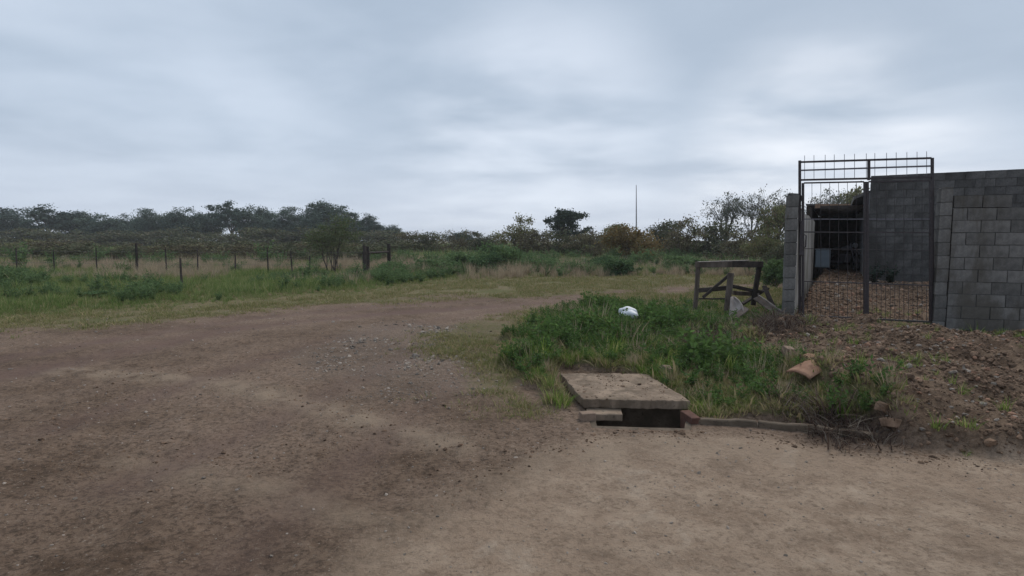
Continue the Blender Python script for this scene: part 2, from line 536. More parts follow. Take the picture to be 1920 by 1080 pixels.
# ground ------------------------------------------------------------
def ground_material():
    m = new_mat('earth'); t = NT(m)
    pos = t.n('ShaderNodeNewGeometry').outputs['Position']
    a = t.n('ShaderNodeAttribute', attribute_name='zone_a'); b = t.n('ShaderNodeAttribute', attribute_name='zone_b')
    sa = t.n('ShaderNodeSeparateColor'); t.l(a.outputs['Color'], sa.inputs[0])
    sb = t.n('ShaderNodeSeparateColor'); t.l(b.outputs['Color'], sb.inputs[0])
    green, road, gravel = sa.outputs; heap, ridge, rut = sb.outputs
    big_, mid_, fine = t.noise(0.55, 5, 0.6, pos), t.noise(3.5, 6, 0.62, pos), t.noise(16, 7, 0.78, pos)
    grit = t.noise(95, 3, 0.6, pos)
    speck = t.noise(40, 3, 0.75, pos)
    grain = t.noise(30, 4, 0.7, pos)
    mud = t.mix(t.rng(mid_, 0.36, 0.64), (0.112, 0.072, 0.047), (0.200, 0.138, 0.098))
    mud = t.mix(t.rng(big_, 0.36, 0.62), mud, (0.240, 0.168, 0.122))
    mud = t.mix(t.m('MULTIPLY', t.rng(fine, 0.48, 0.66), 0.70), mud, (0.050, 0.034, 0.024))
    mud = t.mix(t.m('MULTIPLY', t.rng(fine, 0.46, 0.32), 0.45), mud, (0.27, 0.205, 0.155))
    mud = t.mix(t.m('MULTIPLY', t.rng(speck, 0.60, 0.70), 0.8), mud, (0.34, 0.28, 0.22))
    mud = t.mix(t.m('MULTIPLY', t.rng(grain, 0.50, 0.60), 0.55), mud, (0.052, 0.036, 0.026))
    rd = t.mix(t.rng(mid_, 0.33, 0.68), (0.275, 0.196, 0.138), (0.415, 0.315, 0.232))
    rd = t.mix(t.rng(big_, 0.42, 0.62), rd, (0.330, 0.240, 0.172))
    rd = t.mix(t.m('MULTIPLY', t.rng(fine, 0.50, 0.68), 0.60), rd, (0.115, 0.080, 0.054))
    rd = t.mix(t.m('MULTIPLY', t.rng(speck, 0.58, 0.70), 0.6), rd, (0.42, 0.35, 0.27))
    rd = t.mix(t.m('MULTIPLY', t.rng(grain, 0.52, 0.62), 0.40), rd, (0.145, 0.100, 0.070))
    pat = t.noise(2.0, 7, 0.72, pos, 0.6)
    rd = t.mix(t.m('MULTIPLY', t.rng(pat, 0.50, 0.66), 0.55), rd, (0.165, 0.115, 0.082))
    rd = t.mix(t.m('MULTIPLY', t.rng(pat, 0.44, 0.30), 0.5), rd, (0.46, 0.37, 0.285))
    c = t.mix(road, mud, rd)
    c = t.mix(t.m('MULTIPLY', t.m('MULTIPLY', ridge, t.rng(mid_, 0.30, 0.58)), 1.0, True), c, (0.285, 0.215, 0.155))
    c = t.mix(t.m('MULTIPLY', rut, 0.85), c, (0.150, 0.098, 0.080))
    vor = t.n('ShaderNodeTexVoronoi'); vor.inputs['Scale'].default_value = 34; t.l(pos, vor.inputs['Vector'])
    stone = t.rng(vor.outputs['Distance'], 0.36, 0.22)
    sc_ = t.n('ShaderNodeSeparateColor'); t.l(vor.outputs['Color'], sc_.inputs[0])
    gcol = t.mix(sc_.outputs[0], (0.17, 0.14, 0.12), (0.35, 0.30, 0.25))
    gf = t.m('MULTIPLY', t.m('MULTIPLY', gravel, stone), t.rng(sc_.outputs[1], 0.35, 0.5))
    c = t.mix(t.m('MULTIPLY', gravel, 0.25), c, (0.175, 0.140, 0.115))
    c = t.mix(gf, c, gcol)
    hc = t.mix(t.rng(mid_, 0.35, 0.65), (0.090, 0.056, 0.036), (0.200, 0.138, 0.094))
    hc = t.mix(t.m('MULTIPLY', t.rng(fine, 0.48, 0.66), 0.75), hc, (0.045, 0.029, 0.020))
    hc = t.mix(t.m('MULTIPLY', t.rng(fine, 0.46, 0.32), 0.5), hc, (0.32, 0.23, 0.165))
    c = t.mix(heap, c, hc)
    gn = t.noise(9, 5, 0.7, pos)
    gc = t.mix(t.rng(t.noise(1.1, 4, 0.6, pos), 0.35, 0.65), (0.118, 0.118, 0.045), (0.180, 0.145, 0.078))
    gc = t.mix(t.rng(gn, 0.5, 0.72), gc, (0.065, 0.088, 0.028))
    gmask = t.rng(t.m('ADD', green, t.m('MULTIPLY', t.m('SUBTRACT', gn, 0.5), 1.1)), 0.22, 0.72)
    c = t.mix(t.m('MULTIPLY', gmask, 0.85), c, gc)
    h = t.m('ADD', t.m('MULTIPLY', mid_, 0.9), t.m('ADD', t.m('MULTIPLY', fine, 0.8), t.m('MULTIPLY', grit, 0.16)))
    h = t.m('ADD', h, t.m('MULTIPLY', gf, 0.35))
    rough = t.rng(mid_, 0.3, 0.7, 0.78, 0.98)
    t.out(c, rough, h, 0.035, 1.0, 0.08)
    return m


M = {}
M['earth'] = ground_material()
M['concrete'] = simple('concrete', (0.170, 0.122, 0.086), (0.31, 0.232, 0.168), 4, 0.95, 0.012, c3=(0.10, 0.075, 0.055))
M['kerb'] = simple('muddy_concrete', (0.085, 0.064, 0.046), (0.165, 0.125, 0.09), 5, 0.95, 0.012, c3=(0.06, 0.045, 0.033))
M['concrete_dark'] = simple('dark_concrete', (0.045, 0.037, 0.030), (0.085, 0.070, 0.056), 7, 0.9, 0.01)  # darker concrete colour for the pit floor
M['block'] = simple('grey_block', (0.125, 0.118, 0.110), (0.190, 0.178, 0.164), 9, 0.95, 0.006, c3=(0.08, 0.078, 0.076), obj_rand=0.22)
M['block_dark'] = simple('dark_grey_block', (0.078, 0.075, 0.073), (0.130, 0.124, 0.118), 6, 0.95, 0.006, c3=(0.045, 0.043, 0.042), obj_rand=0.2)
M['mortar'] = simple('mortar', (0.06, 0.058, 0.055), (0.09, 0.085, 0.08), 12, 0.95, 0.003)
M['plaster'] = simple('plaster', (0.29, 0.27, 0.245), (0.40, 0.38, 0.35), 2.5, 0.9, 0.004, c3=(0.22, 0.20, 0.18))
M['plaster_grey'] = simple('grey_plaster', (0.27, 0.27, 0.28), (0.37, 0.37, 0.385), 3, 0.9, 0.004)
M['iron'] = simple('painted_iron', (0.030, 0.026, 0.030), (0.058, 0.045, 0.045), 30, 0.6, 0.001, 0.4, c3=(0.09, 0.05, 0.035))
M['iron_bright'] = simple('worn_iron', (0.10, 0.095, 0.11), (0.15, 0.14, 0.16), 30, 0.55, 0.001, 0.4, c3=(0.09, 0.06, 0.05))
M['wood'] = simple('weathered_wood', (0.095, 0.073, 0.060), (0.20, 0.16, 0.135), 7, 0.9, 0.006, sc=(1, 1, 0.2), c3=(0.035, 0.027, 0.024), obj_rand=0.2)
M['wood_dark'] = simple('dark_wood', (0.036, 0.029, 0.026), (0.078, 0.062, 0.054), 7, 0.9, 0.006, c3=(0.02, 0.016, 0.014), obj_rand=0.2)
M['wood_pale'] = simple('bleached_wood', (0.22, 0.185, 0.165), (0.34, 0.295, 0.265), 9, 0.9, 0.004, sc=(1, 1, 0.2), c3=(0.17, 0.14, 0.125))
M['wood_brown'] = simple('brown_board', (0.26, 0.16, 0.10), (0.38, 0.24, 0.16), 6, 0.85, 0.003)
M['clay'] = simple('clay', (0.24, 0.125, 0.080), (0.34, 0.20, 0.13), 12, 0.9, 0.004, c3=(0.20, 0.12, 0.09), obj_rand=0.15)
M['clay_dull'] = simple('dusty_clay', (0.20, 0.14, 0.10), (0.29, 0.205, 0.15), 12, 0.9, 0.004, c3=(0.20, 0.12, 0.09))
M['clay_dark'] = simple('damp_clay', (0.085, 0.042, 0.032), (0.14, 0.07, 0.05), 12, 0.9, 0.004)
M['bag'] = simple('white_plastic', (0.62, 0.64, 0.66), (0.78, 0.79, 0.80), 20, 0.45, 0.003, 0.4)
M['stone'] = simple('field_stone', (0.17, 0.138, 0.112), (0.33, 0.28, 0.235), 20, 0.95, 0.003, obj_rand=0.45)
M['clod'] = simple('earth_clod', (0.110, 0.068, 0.043), (0.25, 0.165, 0.112), 14, 0.97, 0.006, obj_rand=0.45)
M['rubber'] = simple('rubber', (0.02, 0.02, 0.021), (0.035, 0.034, 0.034), 20, 0.8, 0.002)
M['bark'] = simple('bark', (0.06, 0.052, 0.046), (0.11, 0.095, 0.085), 5, 0.95, 0.01, sc=(1, 1, 0.3))
M['twig'] = simple('twig', (0.060, 0.048, 0.042), (0.095, 0.078, 0.070), 5, 0.95, 0.004)
M['grey_twig'] = simple('grey_twig', (0.13, 0.125, 0.12), (0.21, 0.20, 0.19), 5, 0.95, 0.004)
M['roof'] = simple('roof_sheet', (0.10, 0.095, 0.092), (0.17, 0.155, 0.145), 4, 0.7, 0.004, c3=(0.13, 0.08, 0.06))
M['blue_box'] = simple('pale_blue_plastic', (0.40, 0.48, 0.55), (0.50, 0.58, 0.64), 3, 0.5, 0.001, 0.4)
M['leaf_dark'] = foliage('dark_leaf', (0.042, 0.058, 0.048), (0.070, 0.090, 0.064), None, 0.15)
M['leaf_grove'] = foliage('grove_leaf', (0.070, 0.098, 0.086), (0.132, 0.168, 0.132), None, 0.15, 0.08)
M['leaf_olive'] = foliage('olive_leaf', (0.150, 0.162, 0.072), (0.228, 0.222, 0.110), (0.156, 0.114, 0.072), 0.2)
M['leaf_brown'] = foliage('brown_leaf', (0.114, 0.096, 0.068), (0.182, 0.150, 0.096), (0.169, 0.169, 0.091), 0.15)
M['leaf_scrub'] = foliage('scrub_leaf', (0.095, 0.105, 0.065), (0.151, 0.157, 0.089), (0.121, 0.101, 0.074), 0.15, 0.3)
M['leaf_rust'] = foliage('rust_leaf', (0.185, 0.130, 0.060), (0.270, 0.185, 0.078), (0.13, 0.12, 0.06), 0.2)
M['leaf_green'] = foliage('green_leaf', (0.116, 0.182, 0.077), (0.176, 0.248, 0.110), (0.088, 0.121, 0.061), 0.3)
M['leaf_deep'] = foliage('deep_green_leaf', (0.061, 0.110, 0.053), (0.105, 0.165, 0.075), (0.132, 0.187, 0.088), 0.25)
M['leaf_grey'] = foliage('grey_leaf', (0.109, 0.121, 0.092), (0.172, 0.184, 0.138), (0.138, 0.121, 0.092), 0.2)
M['grass_lush'] = foliage('lush_grass', (0.110, 0.205, 0.034), (0.235, 0.335, 0.075), (0.36, 0.34, 0.14), 0.35, 1.2)
M['grass_field'] = foliage('field_grass', (0.121, 0.201, 0.052), (0.218, 0.276, 0.098), (0.322, 0.287, 0.149), 0.3, 0.4)
M['grass_short'] = foliage('short_grass', (0.138, 0.165, 0.053), (0.220, 0.209, 0.094), (0.286, 0.231, 0.132), 0.3, 0.7)
M['grass_dry'] = foliage('dry_grass', (0.363, 0.281, 0.193), (0.506, 0.407, 0.292), (0.220, 0.187, 0.121), 0.3, 0.4)
M['weed'] = foliage('weed_leaf', (0.080, 0.150, 0.045), (0.150, 0.230, 0.070), (0.08, 0.11, 0.05), 0.3, 1.0)
M['litter'] = foliage('dead_stalks', (0.070, 0.048, 0.040), (0.120, 0.082, 0.066), (0.18, 0.15, 0.12), 0.2, 2)

stained(M['block'], (0.080, 0.068, 0.052), 0.9, 0.7); stained(M['block_dark'], (0.040, 0.037, 0.034))
stained(M['plaster'], (0.14, 0.125, 0.10), 1.1, 0.7); stained(M['concrete'], (0.10, 0.075, 0.052), 2.6, 0.6)
stained(M['mortar'], (0.14, 0.13, 0.115), 3.0, 0.6)

# ------------------------------------------------------------------ ground sheet
fa = np.radians(np.linspace(-50, 50, 860))
ba = np.radians(np.linspace(50, 310, 62))[1:-1]
ang = np.concatenate([fa, ba]); na = len(ang)
rr = [0.8, 1.5, 2.0]
while rr[-1] < 45: rr.append(rr[-1] * 1.0115)
while rr[-1] < 1600: rr.append(rr[-1] * 1.06)
rr = np.array(rr); nr = len(rr)
A_, R_ = np.meshgrid(ang, rr)
gx, gy = (np.sin(A_) * R_).ravel(), (np.cos(A_) * R_).ravel()
gm = masks(gx, gy)
gz = H(gx, gy, gm)
co = np.column_stack([gx, gy, gz])
co = np.vstack([co, [[0, 0, 0]]])
ii, jj = np.meshgrid(np.arange(nr - 1), np.arange(na), indexing='ij')
j2 = (jj + 1) % na
q = np.stack([ii * na + jj, (ii + 1) * na + jj, (ii + 1) * na + j2, ii * na + j2], -1).reshape(-1, 4)[:, ::-1]
gme = fast_mesh('ground', co, q, 4)
green = np.clip(np.maximum.reduce([gm['bank'] * 0.9, gm['tall'], gm['verge'] * 0.85, gm['sparse'] * 0.55]) * (1 - gm['yard']), 0, 1)
za = np.column_stack([green, gm['road'], gm['gravel'], np.ones_like(green)])
zb = np.column_stack([np.clip(gm['heap'] + gm['yard'], 0, 1), np.clip(gm['ridge'], 0, 1), np.clip(gm['rut'], 0, 1), np.ones_like(green)])
for nm, arr in (('zone_a', za), ('zone_b', zb)):
    at_ = gme.attributes.new(nm, 'FLOAT_COLOR', 'POINT')
    arr = np.vstack([arr, [[0, 1, 0, 1]]]).astype(np.float32)
    at_.data.foreach_set('color', arr.ravel())
ground = link('ground', gme, M['earth'], smooth=True)
tag(ground, kind='structure')
# close the small disc under the camera
cme = bpy.data.meshes.new('disc')
cv = [(math.sin(a) * 0.8, math.cos(a) * 0.8, 0) for a in ang[::20]]
cz = gz[:na][::20]
cme.from_pydata([(v[0], v[1], float(z)) for v, z in zip(cv, cz)], [], [tuple(reversed(range(len(cv))))])
bm_o = link('ground_patch', cme, M['earth']); tag(bm_o, kind='structure')


# thin haze volume, added to lift the dark tones of the far treeline
hz_m = new_mat('added_haze'); ht = NT(hz_m)
pv = ht.n('ShaderNodeVolumePrincipled'); pv.inputs['Color'].default_value = (0.92, 0.95, 1.0, 1)
pv.inputs['Density'].default_value = 0.00055; pv.inputs['Anisotropy'].default_value = 0.1
ho_ = ht.n('ShaderNodeOutputMaterial'); ht.l(pv.outputs[0], ho_.inputs['Volume'])
HAZE = MB().box(0, 800, 6.0, 3400, 3400, 14.6).build('haze', hz_m)
tag(HAZE, kind='stuff')


# ------------------------------------------------------------------ scattering of uncountable things
def hidden_collection(name, meshes):
    c = bpy.data.collections.new(name)
    for i, me in enumerate(meshes):
        o = bpy.data.objects.new('%s_%02d' % (name, i), me); c.objects.link(o)
    return c


def scatter(name, pts, rots, scl, coll, n_var):
    me = bpy.data.meshes.new(name)
    n = len(pts)
    me.vertices.add(n); me.vertices.foreach_set('co', np.asarray(pts, np.float32).ravel())
    a = me.attributes.new('rot', 'FLOAT_VECTOR', 'POINT'); a.data.foreach_set('vector', np.asarray(rots, np.float32).ravel())
    a = me.attributes.new('scl', 'FLOAT_VECTOR', 'POINT'); a.data.foreach_set('vector', np.asarray(scl, np.float32).ravel())
    a = me.attributes.new('idx', 'INT', 'POINT'); a.data.foreach_set('value', rng.integers(0, n_var, n).astype(np.int32))
    me.update()
    o = link(name, me)
    g = bpy.data.node_groups.new(name, 'GeometryNodeTree')
    g.interface.new_socket('Geometry', in_out='INPUT', socket_type='NodeSocketGeometry')
    g.interface.new_socket('Geometry', in_out='OUTPUT', socket_type='NodeSocketGeometry')
    gi, go = g.nodes.new('NodeGroupInput'), g.nodes.new('NodeGroupOutput')
    ip = g.nodes.new('GeometryNodeInstanceOnPoints'); ci = g.nodes.new('GeometryNodeCollectionInfo')
    ci.inputs['Collection'].default_value = coll
    ci.inputs['Separate Children'].default_value = True; ci.inputs['Reset Children'].default_value = True
    ip.inputs['Pick Instance'].default_value = True
    L = g.links.new
    L(gi.outputs[0], ip.inputs['Points']); L(ci.outputs[0], ip.inputs['Instance']); L(ip.outputs[0], go.inputs[0])
    for nm, ty, sk in (('rot', 'FLOAT_VECTOR', 'Rotation'), ('scl', 'FLOAT_VECTOR', 'Scale'), ('idx', 'INT', 'Instance Index')):
        na_ = g.nodes.new('GeometryNodeInputNamedAttribute'); na_.data_type = ty; na_.inputs[0].default_value = nm
        src = na_.outputs['Attribute']
        if sk == 'Rotation':
            er = g.nodes.new('FunctionNodeEulerToRotation'); L(src, er.inputs[0]); src = er.outputs[0]
        L(src, ip.inputs[sk])
    md = o.modifiers.new('scatter', 'NODES'); md.node_group = g
    return o


def blades(seed, n, h, spread, wd, lean, segs=3, curl=0.5):
    r = np.random.default_rng(seed); v, f = [], []
    for _ in range(n):
        a = r.uniform(0, 2 * math.pi); rad = spread * math.sqrt(r.random())
        bx, by = rad * math.cos(a), rad * math.sin(a)
        hh = h * r.uniform(0.45, 1.1); w_ = wd * r.uniform(0.7, 1.2)
        la = a + r.normal(0, 0.7); le = lean * r.uniform(0.2, 1.3) * hh
        fx, fy = -math.sin(la + r.normal(0, .5)), math.cos(la + r.normal(0, .5))
        b = len(v)
        for k in range(segs + 1):
            t = k / segs
            px, py = bx + math.cos(la) * le * t ** (1 + curl), by + math.sin(la) * le * t ** (1 + curl)
            pz = hh * (t - 0.25 * lean * t * t) - 0.01
            ww = w_ * (1 - t ** 1.6) * 0.5
            if k < segs:
                v += [(px - fx * ww, py - fy * ww, pz), (px + fx * ww, py + fy * ww, pz)]
            else:
                v.append((px, py, pz))
        for k in range(segs - 1):
            f += [(b + 2 * k, b + 2 * k + 1, b + 2 * k + 3), (b + 2 * k, b + 2 * k + 3, b + 2 * k + 2)]
        f.append((b + 2 * segs - 2, b + 2 * segs - 1, b + 2 * segs))
    return v, f


def leafy(seed, stems, h, spread, leaf, per, wd=0.5):
    """a broad-leaved weed: a few stems with leaves all along"""
    r = np.random.default_rng(seed); v, f = [], []
    for _ in range(stems):
        a = r.uniform(0, 2 * math.pi); hh = h * r.uniform(0.5, 1.1); le = spread * r.uniform(0.3, 1.2)
        for k in range(per):
            t = r.uniform(0.1, 1.0)
            c = np.array([math.cos(a) * le * t, math.sin(a) * le * t, hh * t])
            d = r.normal(0, 1, 3); d[2] = abs(d[2]) * 0.6 + 0.1; d /= np.linalg.norm(d)
            s_ = np.cross(d, r.normal(0, 1, 3)); s_ /= np.linalg.norm(s_)
            L_ = leaf * r.uniform(0.6, 1.3) * (1.2 - 0.5 * t); b = len(v)
            v += [tuple(c), tuple(c + d * L_ * .5 + s_ * L_ * wd * .5), tuple(c + d * L_), tuple(c + d * L_ * .5 - s_ * L_ * wd * .5)]
            f += [(b, b + 1, b + 2), (b, b + 2, b + 3)]
    return v, f


def tri_mesh(name, vf, mat):
    me = fast_mesh(name, vf[0], vf[1], 3); me.materials.append(mat); return me


def rock_mesh(name, seed, mat, sub=1, rough=0.25):
    import bmesh
    bm = bmesh.new(); bmesh.ops.create_icosphere(bm, subdivisions=sub, radius=1)
    r = np.random.default_rng(seed)
    ax = r.normal(0, 1, (5, 3)); ax /= np.linalg.norm(ax, axis=1)[:, None]; cut = r.uniform(0.5, 0.85, 5)
    for vv in bm.verts:
        p = np.array(vv.co)
        for a, c in zip(ax, cut):
            d = p @ a
            if d > c: p = p - a * (d - c)
        p *= 1 + r.normal(0, rough * 0.3)
        vv.co = p
    me = bpy.data.meshes.new(name); bm.to_mesh(me); bm.free(); me.materials.append(mat)
    return me


C_lush = hidden_collection('lush_tuft', [tri_mesh('lush_tuft', blades(100 + i, 26, 0.22, 0.07, 0.007, 0.7), M['grass_lush']) for i in range(5)])
C_short = hidden_collection('short_tuft', [tri_mesh('short_tuft', blades(120 + i, 16, 0.055, 0.06, 0.006, 0.9, 2), M['grass_short']) for i in range(4)])
C_field = hidden_collection('field_tuft', [tri_mesh('field_tuft', blades(140 + i, 30, 0.38, 0.16, 0.014, 0.5), M['grass_field']) for i in range(5)])
C_dry = hidden_collection('dry_tuft', [tri_mesh('dry_tuft', blades(160 + i, 34, 0.60, 0.16, 0.014, 0.35), M['grass_dry']) for i in range(4)])
C_weed = hidden_collection('weed_plant', [tri_mesh('weed_plant', leafy(180 + i, 7, 0.26, 0.14, 0.055, 16), M['weed']) for i in range(5)])
C_bigweed = hidden_collection('tall_weed', [tri_mesh('tall_weed', leafy(200 + i, 14, 0.9, 0.45, 0.13, 26), M['leaf_green']) for i in range(4)])
C_litter = hidden_collection('dead_stalk', [tri_mesh('dead_stalk', blades(220 + i, 18, 0.16, 0.08, 0.006, 1.6), M['litter']) for i in range(3)])
C_stone = hidden_collection('small_stone', [rock_mesh('small_stone', 300 + i, M['stone']) for i in range(5)])
C_clod = hidden_collection('earth_clod', [rock_mesh('earth_clod', 320 + i, M['clod'], 2, 0.35) for i in range(5)])


def cands(n, r0, r1, p=1.0, half=50):
    """random places in the wedge of ground in view; p=2 gives even cover, p=0 thins with distance"""
    u = rng.random(n)
    r = (r0 ** p + u * (r1 ** p - r0 ** p)) ** (1 / p) if p > 0 else r0 * (r1 / r0) ** u
    a = np.radians(rng.uniform(-half, half, n))
    return np.sin(a) * r, np.cos(a) * r


def in_pit(x, y, pad=0.04):
    return sdist(x, y, SLAB_ZONE) > -pad + 0.02


SLAB_ZONE = np.vstack([[[P(a_, b_, .1).x, P(a_, b_, .1).y] for a_, b_ in ((1030, 702), (1205, 702), (1290, 750))], G((1306, 806), (1072, 800)), [[P(1076, 750, .1).x, P(1076, 750, .1).y]]])


def put(name, x, y, keep, base_s, coll, nv, label, cat, svar=0.35, zs=None, tilt=0.15, sink=0.0, squash=None):
    m = keep
    x, y, base_s = x[m], y[m], (base_s[m] if isinstance(base_s, np.ndarray) else np.full(m.sum(), base_s))
    z = H(x, y) - sink
    s = base_s * np.exp(rng.normal(0, svar, len(x)))
    zsc = s * (zs[m] if zs is not None else 1.0)
    if squash is not None:
        zsc = s * rng.uniform(squash[0], squash[1], len(x))
    sc_ = np.column_stack([s, s * rng.uniform(0.75, 1.2, len(x)), zsc])
    rot = np.column_stack([rng.normal(0, tilt, len(x)), rng.normal(0, tilt, len(x)), rng.uniform(0, 6.283, len(x))])
    o = scatter(name, np.column_stack([x, y, z]), rot, sc_, coll, nv)
    print(name, len(x))
    return tag(o, label, cat, kind='stuff')


# lush grass on the bank by the drain
x, y = cands(60000, 4.3, 14, 2.0, 42)
m = masks(x, y)
dk = fbm(x, y, 0.55, 400)
TALLC = [(1120, 640, 0.8, 1.0), (1200, 625, 0.9, .9), (1060, 655, 0.5, .8), (1350, 705, 0.42, .9), (1000, 690, 0.35, .7),
         (1030, 762, 0.20, .75), (1300, 625, .7, .6), (1600, 785, .25, .12), (1130, 590, .5, .7), (1410, 720, .4, .5)]
boost = np.zeros_like(x)
for a_, b_, rd_, k_ in TALLC:
    c = P(a_, b_)
    boost = np.maximum(boost, k_ * np.exp(-(np.hypot(x - c.x, (y - c.y) * 0.8) / rd_) ** 2))
rightside = np.exp(-(np.hypot(x - P(1400, 650).x, (y - P(1400, 660).y) * .8) / 0.9) ** 2)
prob = m['bank'] * (0.12 + 0.88 * np.maximum(ss(0.44, 0.60, dk), ss(.3, .8, boost))) * (1 - 0.75 * rightside * (1 - boost))
tc_ = P(1512, 706, .2); lc_ = P(1320, 655, .12)
tclear = 1 - np.exp(-(np.hypot((x - tc_.x) * .9, y - tc_.y + .16) / .36) ** 4)
tclear = np.minimum(tclear, 1 - 0.85 * np.exp(-(np.hypot(x - lc_.x, (y - lc_.y) * .7) / .42) ** 2))
pc_ = P(1425, 590, .1)
tclear = np.minimum(tclear, 1 - .9 * np.exp(-(np.hypot(x - pc_.x, (y - pc_.y) * .5) / .34) ** 4))
prob = prob * tclear
keep = (rng.random(len(x)) < prob * 0.62) & ~in_pit(x, y) & (m['yard'] < 0.1) & (m['heap'] < 0.6)
put('bank_grass', x, y, keep, 0.26 + 0.90 * boost * fbm(x, y, .3, 455) * 1.5 + 0.42 * ss(.4, .7, fbm(x, y, .35, 466)), C_lush, 5,
    'lush green grass on the bank around the concrete drain slab', 'grass', 0.25)
keep = (rng.random(len(x)) < m['bank'] * (0.11 + 0.45 * ss(.2, .8, boost)) * 0.7 * (1 - .7 * rightside) * tclear) & ~in_pit(x, y, .1) & (m['yard'] < 0.1)
kd = (rng.random(len(x)) < m['bank'] * 0.035 * tclear) & ~in_pit(x, y) & (m['yard'] < 0.1)
put('bank_straw', x, y, kd, 0.28 + 0.2 * boost, C_dry, 4, 'dry straw-coloured stalks mixed through the bank grass', 'grass', 0.3)
put('bank_weeds', x, y, keep, 0.55 + 0.55 * boost, C_weed, 5, 'low broad-leaved green weeds among the bank grass', 'weeds', 0.25)

# short worn grass of the verges
x, y = cands(150000, 4.6, 40, 1.0, 50)
m = masks(x, y)
pn = fbm(x, y, 0.7, 500)
prob = np.maximum(m['verge'] * 0.75 * (1 - 0.6 * m['tall']), m['sparse'] * 1.2) * ss(0.30, 0.56, pn) + 0.9 * m['bank']
prob = prob * (1 - 0.7 * m['rut'])
keep = (rng.random(len(x)) < prob) & ~in_pit(x, y) & (m['yard'] < 0.1)
put('verge_grass', x, y, keep, 0.9 * (1 + .5 * m['bank']) + 0.045 * np.hypot(x, y), C_short, 4, 'short worn yellowish grass along the edge of the dirt track', 'grass', 0.3)

# tall green grass left and beyond the track
x, y = cands(46000, 11, 60, 0.6, 50)
m = masks(x, y); sdv = sdist(x, y, TALL)
pn = fbm(x, y, 2.2, 600)
band = ss(-0.3, 1.0, sdv)
dryish = ss(0.44, 0.58, fbm(x, y, 4.5, 620) + 0.10 * ss(18, 30, y) - 0.05 * ss(5, -5, x))
dry_l = ss(27.5, 30, y) * (1 - ss(-1, 2, x)) * (0.25 + 0.75 * ss(0.36, 0.50, fbm(x, y, 3.0, 640)))
dry_r = ss(22, 23, y) * (1 - ss(27, 29, y)) * ss(-3, 0, x) * ss(0.34, 0.44, fbm(x, y, 2.0, 633))
dryish = np.clip(np.maximum(dryish * 0.35 * ss(19, 24, y), np.maximum(dry_l * 0.9, dry_r * 0.95)), 0, 1)
edge = 0.35 + 0.65 * ss(0.0, 2.5, sdv)
keep = (rng.random(len(x)) < band * (1 - dryish)) & (m['yard'] < 0.1)
put('field_grass', x, y, keep, (0.40 + 0.55 * pn) * edge * (0.8 + 0.4 * ss(25, 45, y)), C_field, 5,
    'rough green grass covering the field beyond the dirt track', 'grass', 0.3)
keep = (rng.random(len(x)) < band * dryish * 0.8) & (m['yard'] < 0.1)
put('dry_grass', x, y, keep, (0.55 + 0.4 * pn) * (0.6 + 0.4 * edge), C_dry, 4, 'dry tan grass standing in the field behind the fence', 'grass', 0.25)
# leafy weeds along the field edge and middle distance
x, y = cands(9000, 14, 48, 0.5, 50)
m = masks(x, y); sdv = sdist(x, y, TALL)
wn = fbm(x, y, 2.6, 700)
lowl = np.where(x < -2, (1 - 0.72 * ss(22, 25, y)), 1.0)
keep = (rng.random(len(x)) < ss(0.4, 1.6, sdv) * ss(0.42, 0.60, wn) * 0.75 * lowl) & (m['yard'] < 0.1)
put('field_weeds', x, y, keep, np.clip(0.35 + 0.9 * (wn - 0.4), 0.3, 0.9) * (0.8 + 0.5 * ss(20, 38, y)), C_bigweed, 4,
    'leafy green weeds growing in clumps across the field edge', 'weeds', 0.25)
# far ground cover
x, y = cands(26000, 45, 220, 0.2, 50)
pn = fbm(x, y, 7, 720)
keep = rng.random(len(x)) < 0.9
put('far_grass', x, y, keep, 1.0 + 0.8 * pn, C_field, 5, 'far green grass running back to the treeline', 'grass', 0.3)

# dead stalks and dark litter
x, y = cands(40000, 5, 12, 2.0, 45)
LIT = [(1315, 655, 0.5), (1335, 640, .45), (1300, 630, .35), (1370, 640, .35), (1430, 640, .5), (1400, 600, .3), (1250, 640, .35), (1560, 800, .3)]
bl = np.zeros_like(x)
for a_, b_, rd_ in LIT:
    c = P(a_, b_); bl = np.maximum(bl, np.exp(-(np.hypot(x - c.x, (y - c.y) * 0.7) / rd_) ** 2))
keep = (rng.random(len(x)) < bl * 0.5) & ~in_pit(x, y)
put('dead_stalks', x, y, keep, 1.15, C_litter, 3, 'dead brown stalks tangled between the grass bank and the rubble', 'stalks', 0.3)

# gravel and stones on the dirt
x, y = cands(60000, 2.6, 22, 0.7, 48)
m = masks(x, y)
bare = (1 - m['bank']) * (1 - m['tall']) * (1 - m['yard'])
prob = (0.10 * bare * ss(.45, .62, fbm(x, y, 0.9, 810)) + 0.035 * bare + 0.75 * m['gravel'] * ss(.4, .6, fbm(x, y, .5, 820)) + 0.05 * m['heap'])
keep = (rng.random(len(x)) < prob) & ~in_pit(x, y)
sz = 0.0045 + 0.0012 * np.hypot(x, y) * (0.5 + 0.9 * m['gravel'])
put('gravel', x, y, keep, sz, C_stone, 5, 'small pale stones strewn over the brown dirt track', 'gravel', 0.4, squash=(0.35, 0.8), tilt=0.4, sink=0.0)
x, y = cands(30000, 2.6, 9, 1.0, 45)
m = masks(x, y)
keep = (rng.random(len(x)) < 0.30 * (1 - m['road']) * (1 - m['bank']) * ss(.42, .6, fbm(x, y, .8, 830)) * (1 - m['heap'])) & ~in_pit(x, y)
put('dirt_crumbs', x, y, keep, 0.006, C_clod, 5, 'small crumbs of dark earth on the muddy foreground', 'earth', 0.45, squash=(0.4, 0.9), tilt=0.4)

